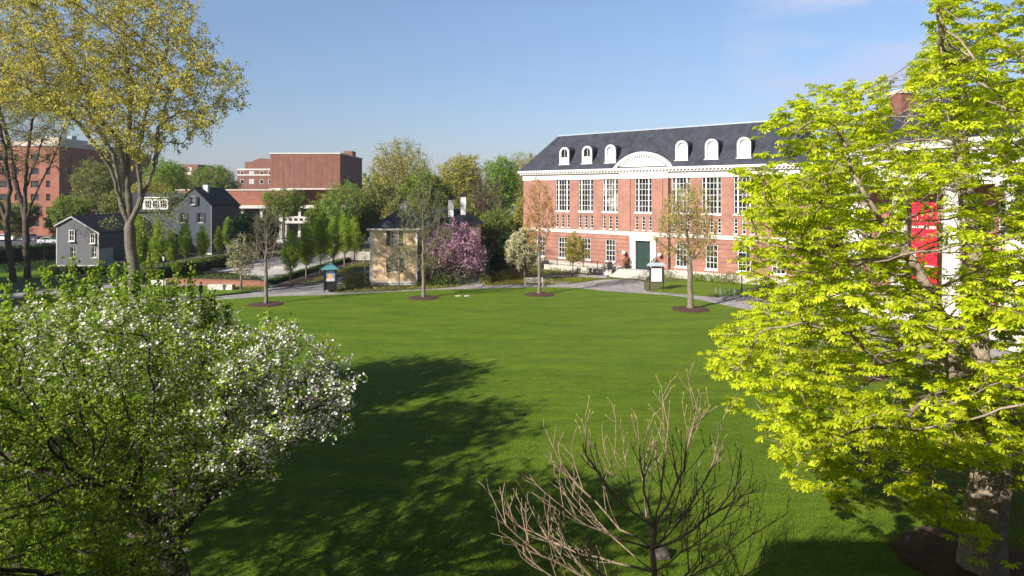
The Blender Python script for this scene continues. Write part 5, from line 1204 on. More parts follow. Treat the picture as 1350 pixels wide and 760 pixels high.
# pink-purple cherry
rng = np.random.default_rng(61); pb = np.array(G(606, 376))
pp = [(600, 292), (618, 300), (636, 318), (640, 345), (628, 362), (590, 372), (560, 368), (545, 350), (552, 325), (570, 305), (588, 296)]
att = crown_pts(pp, (gx(594, pb[1] + 2), pb[1] + 2, 3.6, 5.2, 4.2, 3.9), 900, rng, .5) - pb
root = thing('flowering_cherry', 'cherry tree covered in purple-pink blossom to the right of the cream house', 'tree', pb)
T = Tree(att, trunk_line((0, 0, -.1), (-.6, .6, 1.5), 4, rng, .05), .36, .4, 62, .24, .011, (0, 0, .1)); T.twigs(3, .5, .035, .008, sub=1); T.wood('cherry_wood', M_BARKD, root)
P, D = T.anchors(3, .04, .12); wpx, wpy = proj(P + pb); low = wpy + (wpx - 590) * -.35 > 343
V, Q = leaf_quads(P[~low], D[~low], .19, .9, T.rng); link('blossom', npmesh('cherry_bl', V, Q, F_PINK), root)
k = low & (T.rng.uniform(0, 1, len(P)) < .45); V, Q = leaf_quads(P[k], D[k], .16, .9, T.rng); link('blossom', npmesh('cherry_bl2', V, Q, F_PEACH), root)
k = (T.rng.uniform(0, 1, len(P)) < .22); V, Q = leaf_quads(P[k] + .05, D[k], .14, .6, T.rng); link('crown', npmesh('cherry_lv', V, Q, L_OLIVE), root)

# --- hornbeam rows
def ells_col(h, r): return [(0, 0, 2.2 + (h - 2.2) * f, r * w_, r * w_, (h - 2.2) * .17) for f, w_ in ((.1, .75), (.25, 1), (.42, 1.0), (.58, .82), (.74, .6), (.88, .36))]
HR = 'columnar hornbeams in rows by the plaza'
hb = []
for k in range(2):
    rng = np.random.default_rng(80 + k); r_ = thing('hornbeam_tree', 'x', 'tree', (0, 0, 0), 0, HR); e_ = ells_col(8.0, 1.35)
    att = sample_ell(e_, 700, rng, .6); T = Tree(att, trunk_line((0, 0, -.1), (0, 0, 2.2), 4, rng, .02), .28, .3, 81 + k, .11, .009, (0, 0, .3)); T.twigs(2, .4, .03, .007, up=.8, sub=1); T.wood('hornbeam_wood', M_BARKP, r_)
    T.leaves('hornbeam_leaves', L_HORN, r_, 6, .05, .17, .7, .14); hb.append(r_)
spots = [(383, 376.5, 304, 'front hornbeam of the plaza row, nearest the brick garden corner'), (403.5, 368.5, 294, 'second hornbeam from the lawn in the plaza row'), (422.5, 362, 282, 'third hornbeam along the diagonal path'), (439, 357, 288, 'hornbeam right behind the teal-roofed kiosk'), (454, 352.5, 284, 'tall hornbeam just right of the kiosk lamp'), (467, 345, 288, 'last hornbeam of the row by the grey fence'),
         (244.5, 351.5, 291, 'hornbeam by the dark hedge in front of the slate-blue gable'), (266.5, 351, 299, 'hornbeam beside the stone block at the hedge'), (288, 342, 300, 'small hornbeam at the far right end of the hedge'), (182, 372, 285, 'hornbeam just right of the elm trunk'), (208, 366, 292, 'hornbeam behind the dark lamp post'), (225, 358, 302, 'hornbeam left of the slate-blue gable window'),
         (300, 338, 288, 'hornbeam in front of the dark yew mass'), (272, 338, 306, 'hornbeam at the corner of the slate-blue house')]
for i, (px, py, tp, lab) in enumerate(spots):
    g = G(px, py); h = H - (tp - HOR) * g.y / F; sc_ = h / 8.0; wdt = sc_ * (.95 if px > 350 else .85)
    if i < 2: o = hb[i]; o.location = g; o.rotation_euler.z = i; o.scale = (wdt, wdt, sc_); o['label'] = lab
    else: dup(hb[i % 2], g, i * 1.3, lab, (wdt, wdt, sc_))

# --- background trees
BG = 'background trees beyond the yard'
def bgt(px, py_top, Y, wpx, lab, m, seed, n=360, bark=M_BARKD, per=5, L=.5, th=.3, sparse=False, hk=.62, name='broadleaf_tree', shell=.4):
    h = H + (HOR - py_top) * Y / F; w_ = wpx * Y / F / 2; rng = np.random.default_rng(seed); cz = h * (1 - hk / 2)
    ells = [(0, 0, h * (1 - hk * .5), w_ * .8, w_ * .8, h * hk * .48)]
    for k in range(9):
        a = rng.uniform(0, 2 * math.pi); q = rng.uniform(.35, .62); rr_ = w_ * rng.uniform(.3, .48)
        ells.append((math.cos(a) * w_ * q, math.sin(a) * w_ * q, h * (1 - hk * rng.uniform(.22, .85)), rr_, rr_, rr_ * .8))
    return simple_tree(name, lab, 'tree', ((px - CX) / F * Y, Y, 0), ells, h * (1 - hk) * .9, max(.22, h * .016), seed, bark, m, natt=int(n * 2.6), step=h * .038, kill=h * .04, per=per, twper=2, twl=h * .05, L=L * .72, W=.8, jit=h * .014,
                       group=BG, shell=shell, rmax=.10, r0=.025, twr=.018, sub=1)
bgt(527, 184, 150, 100, 'big pale yellow-green open-crowned tree above the cream house roof', L_YEL, 101, n=520, L=.42, per=4)
bgt(606, 202, 140, 78, 'golden yellow-green tree behind the two tall white chimneys', L_YEL, 102, n=450, L=.45, per=6)
bgt(661, 204, 135, 56, 'bright green round-topped tree left of the library roof', L_BRT, 103, n=380, L=.45, per=7)
bgt(692, 199, 175, 56, 'pale yellow treetop peeping over the library roof corner', L_YEL, 104, L=.4)
bgt(643, 228, 112, 62, 'grey-brown half-bare tree in front of the bright green round one', L_BRN, 105, n=420, L=.2, per=2)
bgt(652, 275, 100, 70, 'broad olive-green tree with pale forked limbs behind the dogwood', L_GRN, 106, n=420, L=.28, bark=M_BARKP, per=4, hk=.8)
bgt(560, 226, 128, 90, 'wide fresh-green tree directly behind the cream house', L_GRN, 107, n=420, L=.42)
bgt(500, 240, 125, 74, 'olive tree left of the cream house roof', L_OLIVE, 108, n=420, L=.40)
bgt(455, 236, 116, 64, 'light green tree with pale limbs in front of the dark theatre side wall', L_BRT, 109, n=300, L=.34, bark=M_BARKP, per=3)
bgt(374, 246, 122, 66, 'flat-topped light green tree before the theatre wing', L_GRN, 110, n=280, L=.3, per=4, hk=.5)
bgt(608, 262, 106, 60, 'olive tree behind the purple cherry', L_OLIVE, 111, n=360, L=.32, hk=.8)
bgt(690, 262, 104, 40, 'yellow-green tree against the left corner of the library', L_YEL, 112, n=260, L=.3, hk=.85)
bgt(285, 217, 235, 66, 'distant light green tree between the two far brick buildings', L_GRN, 113, n=320, L=.65)
bgt(258, 226, 250, 50, 'distant olive treetop above the slate-blue house', L_OLIVE, 114, n=260, L=.6)
bgt(218, 208, 165, 62, 'dark green dense tree behind the slate-blue house', L_BRT, 115, n=420, L=.5, per=7)
bgt(196, 236, 140, 66, 'golden-olive tree just right of the elm trunk', L_YEL, 116, n=360, L=.4)
bgt(128, 212, 150, 74, 'olive-brown tree in front of the apartment block side wall', L_OLIVE, 117, n=420, L=.42)
bgt(92, 256, 130, 64, 'low green tree before the orange brick apartment wall', L_GRN, 118, n=360, L=.38, hk=.8)
bgt(160, 252, 128, 70, 'broad green tree behind the small grey house', L_OLIVE, 119, n=360, L=.38, hk=.8)
bgt(428, 262, 132, 60, 'shaded green tree under the theatre overhang', L_GRN, 120, n=300, L=.4, hk=.8)
bgt(530, 258, 108, 60, 'mid-green tree rising behind the cream hip roof', L_OLIVE, 121, n=360, L=.3, hk=.75)
bgt(475, 268, 122, 50, 'low bright tree left of the cream house', L_GRN, 122, n=300, L=.35, hk=.85)
bgt(10, 262, 125, 80, 'low olive tree at the left edge before the apartment block', L_OLIVE, 123, n=300, L=.38, hk=.7)
bgt(632, 240, 150, 50, 'yellowish tree between the golden and the bright green ones', L_YEL, 124, n=300, L=.42)
bgt(578, 235, 165, 60, 'green tree filling the gap behind the white chimneys', L_GRN, 125, n=300, L=.5)
bgt(320, 282, 112, 44, 'rounded dark yew left of the bare young tree', L_DARK, 126, n=320, L=.3, per=9, hk=.92, name='yew_tree')
bgt(345, 284, 114, 48, 'wide dark yew behind the bare young tree', L_DARK, 127, n=320, L=.3, per=9, hk=.92, name='yew_tree')
bgt(668, 306, 92, 34, 'dark evergreen beside the shaded side path', L_DARK, 128, n=260, L=.24, per=8, hk=.94, name='yew_tree')
bgt(655, 318, 88, 26, 'low dark evergreen left of the dogwood', L_DARK, 129, n=220, L=.2, per=8, hk=.94, name='yew_tree')
# far wood along the horizon
rng = np.random.default_rng(200); n = 26000
X = rng.uniform(-420, 420, n); Y_ = 300 + rng.uniform(-8, 40, n); hh = 13 + 4 * np.sin(X * .07) + 3 * np.sin(X * .19 + 1) + 2.0 * np.sin(X * .53); Z = hh * rng.uniform(0, 1, n) ** .6
V, Q = leaf_quads(np.stack([X, Y_, Z], 1), rng.normal(0, 1, (n, 3)), 2.2, .9, rng); tag(link('far_woods', npmesh('far_woods', V, Q, L_OLIVE)), kind='stuff')

# --- trees outside the frame on the left, whose shade falls on the lawn
for (x, y, ztop, r_, lab, sd, zc) in ((-25.5, 19.5, 18, 5.0, 'broad shade tree beyond the left edge of the lawn', 211, 13), (-23.0, 10.5, 18, 4.6, 'shade tree between the brick hall and the apple tree', 212, 12.5), (-18.7, -1.8, 16.5, 2.8, 'shade tree at the corner of the brick hall', 213, 12), (-33, 14, 17, 5, 'shade tree far left of the hall', 214, 12), (-80, 60, 21, 8, 'tall shade tree at the far left of the yard', 215, 13), (-68, 45, 20, 7, 'shade tree left of the leaning dark elm', 216, 13), (-72, 62, 19, 7.5, 'wide shade tree west of the small back lawn', 217, 11.5)):
    simple_tree('shade_tree', lab, 'tree', (x, y, 0), [(0, 0, zc, r_, r_, ztop - zc), (r_ * .3, r_ * .3, zc - 1, r_ * .8, r_ * .8, 3)], 5, .4, sd, M_BARKD, L_GRN, natt=900, step=.6, kill=.7, per=5, twper=2, twl=.8, L=.36, jit=.3, sub=1)

# short grass blades standing in the nearer lawn
rng = np.random.default_rng(77); n = 230000
Yb = 15.5 + 24 * rng.uniform(0, 1, n) ** 1.25; Xb = rng.uniform(-.79, .79, n) * Yb
Pb = np.stack([Xb, Yb, np.full(n, .045)], 1); k = (Xb < 24)
db = unit(rng.normal(0, .45, (n, 3)) + np.array([.1, .1, 1.0])); Lb = rng.uniform(.03, .085, n)[:, None]; sb_ = unit(np.cross(db, rng.normal(0, 1, (n, 3)))) * .007
V = np.stack([Pb - sb_, Pb + sb_, Pb + db * Lb + sb_ * .3, Pb + db * Lb - sb_ * .3], 1)[k].reshape(-1, 3)
tag(link('grass', npmesh('grass_blades', V, np.arange(len(V)).reshape(-1, 4), leaf_mat('grass_blade', (.07, .125, .006), (.15, .20, .018), .3))), kind='stuff')

# ================================================================== HEDGES & SHRUBS
def hedge(name, label, a, b_, wd_, h, m, seed, n, L=.16):
    root = thing(name, label, 'hedge', a); d = Vector(b_) - Vector(a); ln = d.length; root.rotation_euler.z = math.atan2(d.y, d.x); rng = np.random.default_rng(seed)
    q = MB(); q.box(.15, ln - .15, -wd_ / 2 + .15, wd_ / 2 - .15, 0, h - .15); q.build('core', mat('hedge_core', (.02, .03, .01), .9), root)
    P = np.stack([rng.uniform(0, ln, n), rng.uniform(-wd_ / 2, wd_ / 2, n), rng.uniform(.05, h, n)], 1); k = (P[:, 2] > h - .3) | (np.abs(P[:, 1]) > wd_ / 2 - .25); P = P[k] + rng.normal(0, .05, P[k].shape)
    V, Q = leaf_quads(P, rng.normal(0, 1, P.shape), L, .7, rng, up=.8); link('foliage', npmesh(name + '_lv', V, Q, m), root); return root
hedge('clipped_hedge', 'long clipped dark green hedge running in front of the slate-blue house', G(176, 376), G(318, 347), 2.2, 1.5, L_HEDGE, 301, 30000, .2)
hedge('clipped_hedge', 'dark evergreen hedge at far left behind the elm trunks', G(-60, 356), G(74, 342), 3, 2.6, L_DARK, 302, 20000, .25)
hedge('clipped_hedge', 'low dark hedge at the foot of the small grey house', G(70, 362), G(160, 362), 1.6, 1.0, L_DARK, 303, 9000, .2)
SH = 'garden shrubs in the beds'
for px, py, r_, h, m, lab in ((640, 374.5, .95, 1.2, L_OLIVE, 'round pale shrub at the right of the shaded side path'), (662, 371, 1.1, 1.3, L_OLIVE, 'round grey-green shrub in mulch between path and bench'), (604, 376, 1.9, 1.5, L_DARK, 'dark shrub beneath the purple cherry'), (583, 377, 1.7, 1.7, L_HEDGE, 'dark green shrub right of the young tree trunk'),
        (457, 380, .9, 1.7, L_OLIVE, 'spiky shrub just right of the kiosk'), (468, 377, 1.3, 1.6, L_HEDGE, 'leafy shrub left of the cream house'), (477, 372, 1.2, 1.5, L_OLIVE, 'second leafy shrub against the cream house corner'),
        (706, 362, 1.2, 1.2, L_OLIVE, 'shrub with pale tips at the library corner'), (940, 372, 1.6, 1.1, L_GRN, 'low green shrub under the library windows'), (962, 374, 1.5, 1.4, L_OLIVE, 'shrub beyond the bicycle racks'), (885, 366, 1.2, 1.3, L_OLIVE, 'shrub behind the notice board'), (920, 370, 1.1, .9, L_GRN, 'small bright shrub behind the straw-yellow young tree'),
        (1010, 386, 1.5, 2.0, L_BRN, 'brown twiggy shrub right of the racks'), (1060, 392, 1.8, 2.2, L_OLIVE, 'tall shrub before the link wing'), (1100, 400, 1.6, 2.0, L_GRN, 'green shrub near the column hall steps'), (560, 377, 1.0, .8, L_HEDGE, 'low shrub at the right corner of the cream house'), (655, 362, 1.5, 2.2, L_DARK, 'dark bush behind the round pale shrub')):
    shrub('garden_shrub', lab, G(px, py), r_, h, m, int(px * 7 + py), n=520, L=.17, group=SH)

# ================================================================== STREET FURNITURE
# bench
be = thing('garden_bench', 'weathered grey wooden bench beside the path, facing the lawn', 'bench', G(703.5, 377), R(2))
mw = mat('weathered_teak', (.42, .38, .33), .8, scale=3, col2=(.52, .48, .42))
q = MB()
for k in range(5): q.box(-1.05, 1.05, -.42 + k * .095, -.42 + k * .095 + .075, .42, .45)
q.build('seat', mw, be); q = MB(); q.box(-1.05, 1.05, .06, .10, .84, .92); q.box(-1.05, 1.05, .06, .10, .50, .56)
for k in range(18): q.box(-1.0 + k * .115, -.96 + k * .115, .065, .09, .56, .84)
q.build('backrest', mw, be)
for x in (-1.05, 1.0):
    for y, h in ((-.42, .65), (.04, .92)): q = MB(); q.box(x, x + .07, y, y + .07, 0, h); q.build('leg', mw, be)
    q = MB(); q.box(x, x + .07, -.45, .1, .65, .69); q.build('armrest', mw, be)
# stone benches / blocks
def block(px, py, l, w_, h, rz, lab):
    t = MB(); a, b2 = l / 2, w_ / 2; c_ = .03
    t.prism_z([(-a + c_, -b2), (a - c_, -b2), (a, -b2 + c_), (a, b2 - c_), (a - c_, b2), (-a + c_, b2), (-a, b2 - c_), (-a, -b2 + c_)], -.05, h - .03); t.prism_z([(-a + .04, -b2 + .04), (a - .04, -b2 + .04), (a - .04, b2 - .04), (-a + .04, b2 - .04)], h - .03, h)
    o = t.build('stone_bench', mat('cut_granite', (.40, .385, .36), .8, scale=3, col2=(.50, .485, .455), fine=10), None, G(px, py), rz); tag(o, lab, 'bench', 'granite block benches around the plaza')
block(292, 382.5, 2.8, .7, .62, R(-4), 'white granite block bench beside the small pale-blossomed tree'); block(261, 354.5, 1.6, .9, .7, R(30), 'granite block by the hedge, nearest the slate-blue house'); block(288, 346, 1.8, .8, .6, R(25), 'granite block farther along the hedge')
block(276, 357, 2.6, .6, .3, R(28), 'long low granite slab on the plaza between the blocks'); block(374, 354, 2.6, .5, .35, R(15), 'low dark-edged granite slab in the sunlit middle of the plaza'); block(211, 376, 1.8, .7, .6, R(-4), 'granite block left of the brick garden wall, by the tall lamp')
# brick garden wall
gw_ = thing('brick_garden_wall', 'low curved orange brick retaining wall in front of planted rows', 'wall', (0, 0, 0))
pts = smooth_px([(219, 374.5), (260, 375.5), (310, 377), (351, 378)], 5)
for z0, z1, m, nm, tk in ((-.1, .60, M_BRICKLOW, 'brickwork', .18), (.603, .66, mat('brown_cap', (.20, .10, .06), .8), 'cap', .22)):
    q = MB(); 
    for i in range(len(pts) - 1):
        a_, b2 = pts[i], pts[i + 1]; n_ = Vector((-(b2 - a_).y, (b2 - a_).x, 0)).normalized() * tk
        q.add([a_ - n_ + Vector((0, 0, z0)), b2 - n_ + Vector((0, 0, z0)), b2 + n_ + Vector((0, 0, z0)), a_ + n_ + Vector((0, 0, z0)), a_ - n_ + Vector((0, 0, z1)), b2 - n_ + Vector((0, 0, z1)), b2 + n_ + Vector((0, 0, z1)), a_ + n_ + Vector((0, 0, z1))], [(0, 1, 5, 4), (2, 3, 7, 6), (4, 5, 6, 7), (1, 2, 6, 5), (0, 4, 7, 3)])
    q.build(nm, m, gw_)
hedge('planted_edging', 'dark planted edging strip running diagonally from the brick garden wall', G(353, 376.5), G(470, 341.5), .9, .7, L_HEDGE, 305, 9000, .15)
# grey timber fence behind the hornbeams
fn = thing('grey_fence', 'low weathered grey fence behind the last hornbeams', 'fence', G(436, 345), 0)
a_ = G(436, 345); b2 = G(490, 345); q = MB(); ln = (b2 - a_).length
for k in range(5): q.box(0, ln, 0, .04, .2 + k * .28, .42 + k * .28)
q.build('rail', mw, fn)
for k in range(6): q = MB(); q.box(k * ln / 5 - .06, k * ln / 5 + .06, .04, .16, 0, 1.75); q.build('post', mw, fn)

# lamp posts
def lamp(px, py, h, lab, head='lantern'):
    t = thing('lamp_post', lab, 'lamp post', G(px, py), 0, 'black lamp posts in the yard')
    q = MB(); q.lathe([(.16, 0), (.16, .25), (.11, .35), (.075, .8), (.055, 1.2), (.045, h - .75), (.08, h - .7), (.09, h - .62)], 0, 0, 10); q.build('post', M_BLACK, t, smooth=True)
    q = MB(); q.lathe([(.10, h - .62), (.17, h - .2), (.17, h - .17)], 0, 0, 6); q.build('lamp_glass', mat('frosted_glass', (.55, .55, .52), .3), t)
    q = MB(); q.lathe([(.22, h - .17), (.20, h - .13), (.06, h - .02), (.03, h + .08)], 0, 0, 8); q.build('lamp_cap', M_BLACK, t); return t
lamp(440.5, 368, 4.6, 'black lamp post rising directly behind the teal-roofed kiosk'); lamp(216, 391, 4.3, 'black lamp post on the small lawn left of the walking person'); lamp(978, 391, 4.4, 'black lamp post at the right end of the bicycle racks'); lamp(231, 354, 4.6, 'black lamp post in front of the slate-blue house hedge'); lamp(58.5, 352, 4.2, 'lamp post with pale lantern left of the small grey house')
# kiosk
ki = thing('information_kiosk', 'black kiosk with teal pyramid roof and colourful poster beside the path', 'kiosk', G(435.5, 384.5), R(14))
for x in (-.62, .62):
    for y in (-.62, .62): q = MB(); q.box(x - .06, x + .06, y - .06, y + .06, 0, 2.45); q.build('post', M_BLACK, ki)
q = MB(); q.box(-.56, .56, -.56, .56, .25, 2.4); q.build('cabinet', M_BLACK, ki)
q = MB(); q.add([(-.95, -.95, 2.45), (.95, -.95, 2.45), (.95, .95, 2.45), (-.95, .95, 2.45), (0, 0, 3.15)], [(0, 1, 4), (1, 2, 4), (2, 3, 4), (3, 0, 4), (3, 2, 1, 0)]); q.build('roof', M_TEAL, ki)
q = MB(); q.box(-.5, .5, -.585, -.565, 1.15, 2.38); po = q.build('poster', mat('poster_blue', (.14, .24, .42), .5), ki)
q = MB(); q.lathe([(.27, 0), (.27, .008)], 0, 0, 14); o = q.build('picture', mat('poster_orange', (.62, .22, .06), .5, scale=4, col2=(.75, .42, .2)), po, (0, -.588, 1.72)); o.rotation_euler = (R(90), 0, 0)
q = MB(); q.box(-.42, .42, -.589, -.587, 1.2, 1.5); q.build('picture', mat('poster_mixed', (.4, .3, .2), .5, scale=9, col2=(.7, .66, .6)), po); q = MB(); q.box(-.4, .4, -.590, -.587, 2.15, 2.2); q.box(-.3, .3, -.590, -.587, 2.07, 2.1); q.build('lettering', MW, po)
q = MB(); q.box(.565, .585, -.5, .5, 1.15, 2.38); q.build('poster', mat('poster_maroon', (.25, .06, .06), .5, scale=3, col2=(.4, .2, .18)), ki)
# notice board
nb = thing('notice_board', 'white notice board on black posts with grey-blue hood by the steps', 'sign', G(865.5, 383), R(-8))
for x in (-.72, .72): q = MB(); q.box(x - .06, x + .06, -.06, .06, 0, 2.75); q.build('post', M_BLACK, nb)
q = MB(); q.box(-.66, .66, -.05, .05, .85, 2.5); q.build('board_frame', M_BLACK, nb)
q = MB(); q.box(-.58, .58, -.075, -.052, .95, 2.42); pn = q.build('panel', mat('sheet_white', (.46, .49, .52), .4), nb)
q = MB()
for k in range(8): q.box(-.45, .45 - (k % 3) * .15, -.079, -.076, 1.1 + k * .14, 1.13 + k * .14)
q.build('lettering', mat('print_grey', (.45, .47, .5), .6), pn)
q = MB(); q.add([(-1.05, -.45, 2.7), (1.05, -.45, 2.7), (1.05, .45, 2.7), (-1.05, .45, 2.7), (-.75, 0, 3.05), (.75, 0, 3.05)], [(0, 1, 5, 4), (1, 2, 5), (2, 3, 4, 5), (3, 0, 4), (3, 2, 1, 0)]); q.build('hood', M_LEAD, nb)
# bicycle racks
mg = mat('pale_green_steel', (.30, .42, .36), .4, metal=.3); q = MB()
pp_ = []
for k in range(9): pp_.append((-.35 * 0, 0, 0))
rk = MB(); arc = [(-.3, 0, 0), (-.3, 0, .62)] + [(-.3 * math.cos(a), 0, .62 + .3 * math.sin(a)) for a in [math.pi * j / 8 for j in range(1, 8)]] + [(.3, 0, .62), (.3, 0, 0)]
rk.tube([(y, x, z) for x, y, z in arc], .035, 7); rkm = rk.mesh('bicycle_rack', mg, True); a_ = G(944, 391); b2 = G(988, 393.5)
for k in range(8):
    p = a_.lerp(b2, k / 7); o = link('bicycle_rack', rkm, None, p, R(-30)); tag(o, ['first', 'second', 'third', 'fourth', 'fifth', 'sixth', 'seventh', 'eighth'][k] + ' pale green hoop from the left in the bicycle rack row', 'bike rack', 'bicycle hoops by the path')
# pale flat covers set in the grass, not lamps
for i, px in enumerate((604, 615.5)):
    q = MB(); q.lathe([(.32, 0), (.34, .03), (.25, .06), (.05, .08)], 0, 0, 12); o = q.build('lawn_cover', mat('pale_disc', (.45, .46, .42), .6), None, G(px, 391.3) + Vector((0, 0, .05))); tag(o, ['left of two small pale flat covers set in the lawn', 'right of two small pale flat covers set in the lawn'][i], 'ground cover plate', 'pale covers set in the grass')
# boulder at the foot of the bare young tree
q = MB(); rng = random.Random(3); vs = []; 
q.lathe([(.12, -.05), (.24, .05), (.27, .16), (.2, .3), (.08, .36)], 0, 0, 10, .8); q.v = [(x * rng.uniform(.88, 1.12), y * rng.uniform(.88, 1.12), z * rng.uniform(.9, 1.1)) for x, y, z in q.v]
o = q.build('boulder', mat('boulder_grey', (.055, .05, .044), .95, scale=6, col2=(.10, .09, .08), bump=.8, bscale=6), None, G(872, 738) + Vector((0, 0, .03)), smooth=False); tag(o, 'small grey boulder on the grass behind the bare young tree', 'rock')

# parked cars on the street
def car(paint, lab, loc, rz=0):
    t = thing('parked_car', lab, 'car', loc, rz, 'cars parked along the street')
    prof = [(-2.2, .35), (2.2, .35), (2.25, .75), (2.1, .92), (1.05, 1.0), (.45, 1.45), (-1.1, 1.48), (-1.85, 1.02), (-2.2, .95)]
    q = MB(); q.prism_y(prof, -.88, .88); q.build('body', paint, t)
    q = MB(); q.prism_y([(.95, 1.02), (.42, 1.40), (-1.05, 1.42), (-1.6, 1.04)], -.895, .895); q.build('window', M_GLASS, t)
    for x in (-1.35, 1.35):
        for y in (-.82, .82):
            q = MB(); q.T = Matrix.Translation((x, y, .33)) @ Matrix.Rotation(R(90), 4, 'X'); q.lathe([(.33, -.1), (.33, .1)], 0, 0, 14); wo = q.build('wheel', M_BLACK, t)
            q = MB(); q.T = Matrix.Translation((x, y + (.004 if y > 0 else -.004), .33)) @ Matrix.Rotation(R(90), 4, 'X'); q.lathe([(.19, -.1), (.19, .1)], 0, 0, 10); q.build('rim', M_LEAD, wo)
    for y in (-.6, .6): q = MB(); q.box(2.2, 2.28, y - .16, y + .16, .62, .76); q.build('headlight', M_WHITE, t)
    return t
pw = mat('white_car_paint', (.75, .75, .75), .25, .02); ps = mat('silver_car_paint', (.4, .42, .45), .3, .02); pk = mat('dark_car_paint', (.03, .035, .05), .25, .02); pr2 = mat('red_car_paint', (.35, .03, .03), .25, .02)
for px, Y, m, lab in ((296, 142, ps, 'silver car parked left of the yews'), (312, 142.5, pw, 'white car parked just left of the yews'), (362, 142, pw, 'white car seen under the bare tree branches'), (377, 143, ps, 'silver car by the first hornbeam'), (396, 142, pk, 'dark car between the hornbeams'), (8, 152, pw, 'white car parked at the left edge'), (-14, 152, pr2, 'red car just beyond the left edge'), (40, 153, pk, 'dark car parked before the apartment block'), (66, 142, ps, 'silver car behind the pale lantern lamp')):
    car(m, lab, (gx(px, Y), Y, .012), R(180 if px % 2 else 0))

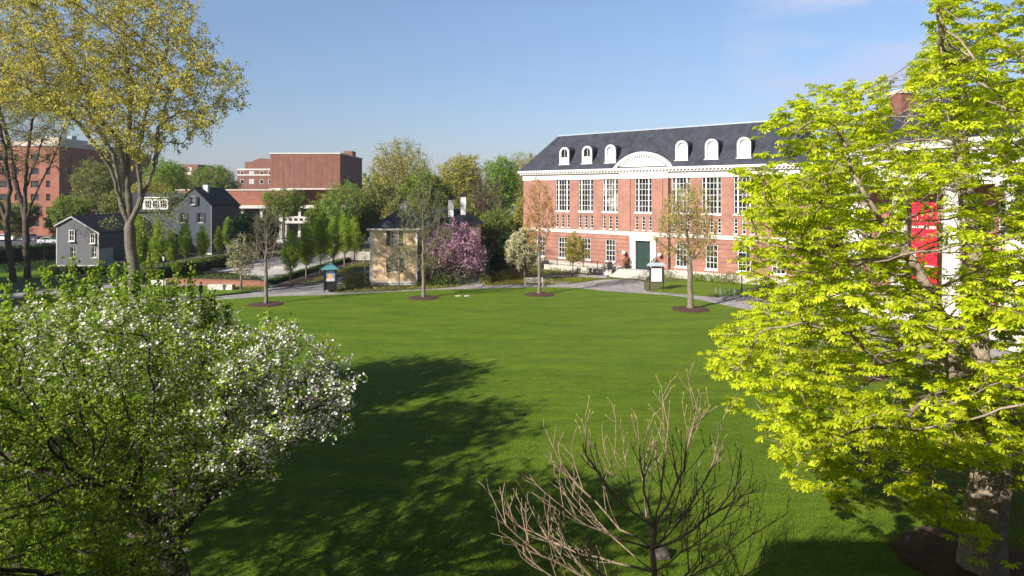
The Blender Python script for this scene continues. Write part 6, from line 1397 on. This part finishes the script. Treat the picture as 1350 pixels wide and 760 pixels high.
# ================================================================== PEOPLE
def person(lab, loc, rz, jacket, trousers, stride=.25, hairc=(.03, .02, .015), extra=None):
    t = thing('person', lab, 'person', loc, rz)
    def skin(name, vs, es, rs, m, parent, sub=1):
        me = bpy.data.meshes.new(name); me.from_pydata(vs, es, []); o = bpy.data.objects.new(name, me); COL.objects.link(o)
        mo = o.modifiers.new('s', 'SKIN'); 
        for i, r_ in enumerate(rs): me.skin_vertices[0].data[i].radius = (r_ if isinstance(r_, tuple) else (r_, r_)); me.skin_vertices[0].data[i].use_root = (i == 0)
        su = o.modifiers.new('u', 'SUBSURF'); su.levels = sub; su.render_levels = sub
        dg = bpy.context.evaluated_depsgraph_get(); me2 = bpy.data.meshes.new_from_object(o.evaluated_get(dg)); bpy.data.objects.remove(o)
        me2.materials.clear(); me2.materials.append(m); me2.polygons.foreach_set('use_smooth', [True] * len(me2.polygons)); return link(name, me2, parent)
    s = stride
    V = [(0, 0, .93), (0, 0, 1.12), (0, 0, 1.36), (0, 0, 1.47), (0, .01, 1.56), (0, .02, 1.66), (0, .0, 1.74),      # 0-6 spine, neck, head
         (.17, 0, 1.42), (.23, .05, 1.14), (.21, .16, .92), (.2, .2, .84),                                        # 7-10 arm
         (-.17, 0, 1.42), (-.23, -.05, 1.14), (-.21, .02, .90), (-.2, .05, .82),                                   # 11-14
         (.1, 0, .88), (.1, s * .6, .5), (.1, s, .09), (.1, s + .14, .04),                                         # 15-18
         (-.1, 0, .88), (-.1, -s * .3, .5), (-.1, -s, .12), (-.1, -s + .13, .05), (0, .12, 1.63)]
    E = [(0, 1), (1, 2), (2, 3), (3, 4), (4, 5), (5, 6), (2, 7), (7, 8), (8, 9), (9, 10), (2, 11), (11, 12), (12, 13), (13, 14), (0, 15), (15, 16), (16, 17), (17, 18), (0, 19), (19, 20), (20, 21), (21, 22), (5, 23)]
    rs = [(.14, .1), (.13, .09), (.15, .1), .06, .055, (.085, .1), .06, .055, .045, .035, .04, .055, .045, .035, .04, .085, .06, .045, .04, .085, .06, .045, .04, .02]
    skin('body', V, E, rs, mat('skin_tone', (.45, .27, .19), .6, .03), t)
    J = [V[0], V[1], V[2], V[3], V[7], V[8], V[9], V[11], V[12], V[13]]; JE = [(0, 1), (1, 2), (2, 3), (2, 4), (4, 5), (5, 6), (2, 7), (7, 8), (8, 9)]
    skin('jacket', J, JE, [(.175, .125), (.165, .12), (.185, .13), .08, .08, .065, .052, .08, .065, .052], jacket, t)
    K = [V[0], V[15], V[16], V[17], V[19], V[20], V[21]]; skin('trousers', K, [(0, 1), (1, 2), (2, 3), (0, 4), (4, 5), (5, 6)], [(.165, .12), .105, .078, .06, .105, .078, .06], trousers, t)
    skin('hair', [(0, -.02, 1.68), (0, -.02, 1.77), (0, -.05, 1.6)], [(0, 1), (0, 2)], [(.098, .105), .07, .07], mat('hair_dark', hairc, .7), t)
    for k_, (a_, b2) in enumerate(((17, 18), (21, 22))): skin('shoe', [V[a_], V[b2]], [(0, 1)], [.055, .05], M_BLACK, t)
    for x in (-.035, .035): q = MB(); q.lathe([(.004, -.006), (.011, 0), (.004, .006)], 0, 0, 6); q.build('eye', M_BLACK, t, (x, .115, 1.675))
    return t
cb = mat('black_jacket', (.015, .015, .018), .8, .05); cn = mat('dark_trousers', (.02, .022, .03), .8, .05); cg = mat('pale_bag_cloth', (.45, .42, .36), .8, .05)
person('person in black walking along the path at the left end of the lawn', G(264.5, 395.5), R(70), cb, cn, .2)
p2 = person('person in dark clothes with a pale shoulder bag on the shaded side path', G(631, 368.5), R(10), mat('navy_jacket', (.03, .035, .05), .8, .05), cn, .2)
q = MB(); q.prism_z([(-.06, -.14), (.06, -.14), (.08, 0), (.06, .14), (-.06, .14)], 1.0, 1.34); q.tube([(0, 0, 1.34), (.1, .02, 1.5), (.2, 0, 1.36)], .012, 5); o = q.build('shoulder_bag', cg, None, G(631, 368.5) + Vector((-.27, .02, 0))); tag(o, 'pale shoulder bag carried by the person on the side path', 'bag')
p3 = person('person in a white top and dark trousers on the path behind the chestnut leaves', G(1084, 424), R(-60), mat('white_top', (.7, .7, .7), .8, .03), cn, .15)
for o in bpy.data.objects:
    if o.get('label') == 'x': o['label'] = 'hornbeam'

# thin spring haze in the air
hm = bpy.data.materials.new('haze_air'); hm.use_nodes = True; hn_ = hm.node_tree; hn_.nodes.clear(); ho = hn_.nodes.new('ShaderNodeOutputMaterial'); hv = hn_.nodes.new('ShaderNodeVolumePrincipled')
hv.inputs['Color'].default_value = (.85, .90, 1, 1); hv.inputs['Density'].default_value = .0002; hv.inputs['Anisotropy'].default_value = .2; hn_.links.new(hv.outputs[0], ho.inputs['Volume'])
q = MB(); q.box(-1550, 1550, -350, 2550, -2.5, 45); hz = q.build('haze', hm); tag(hz, kind='stuff')
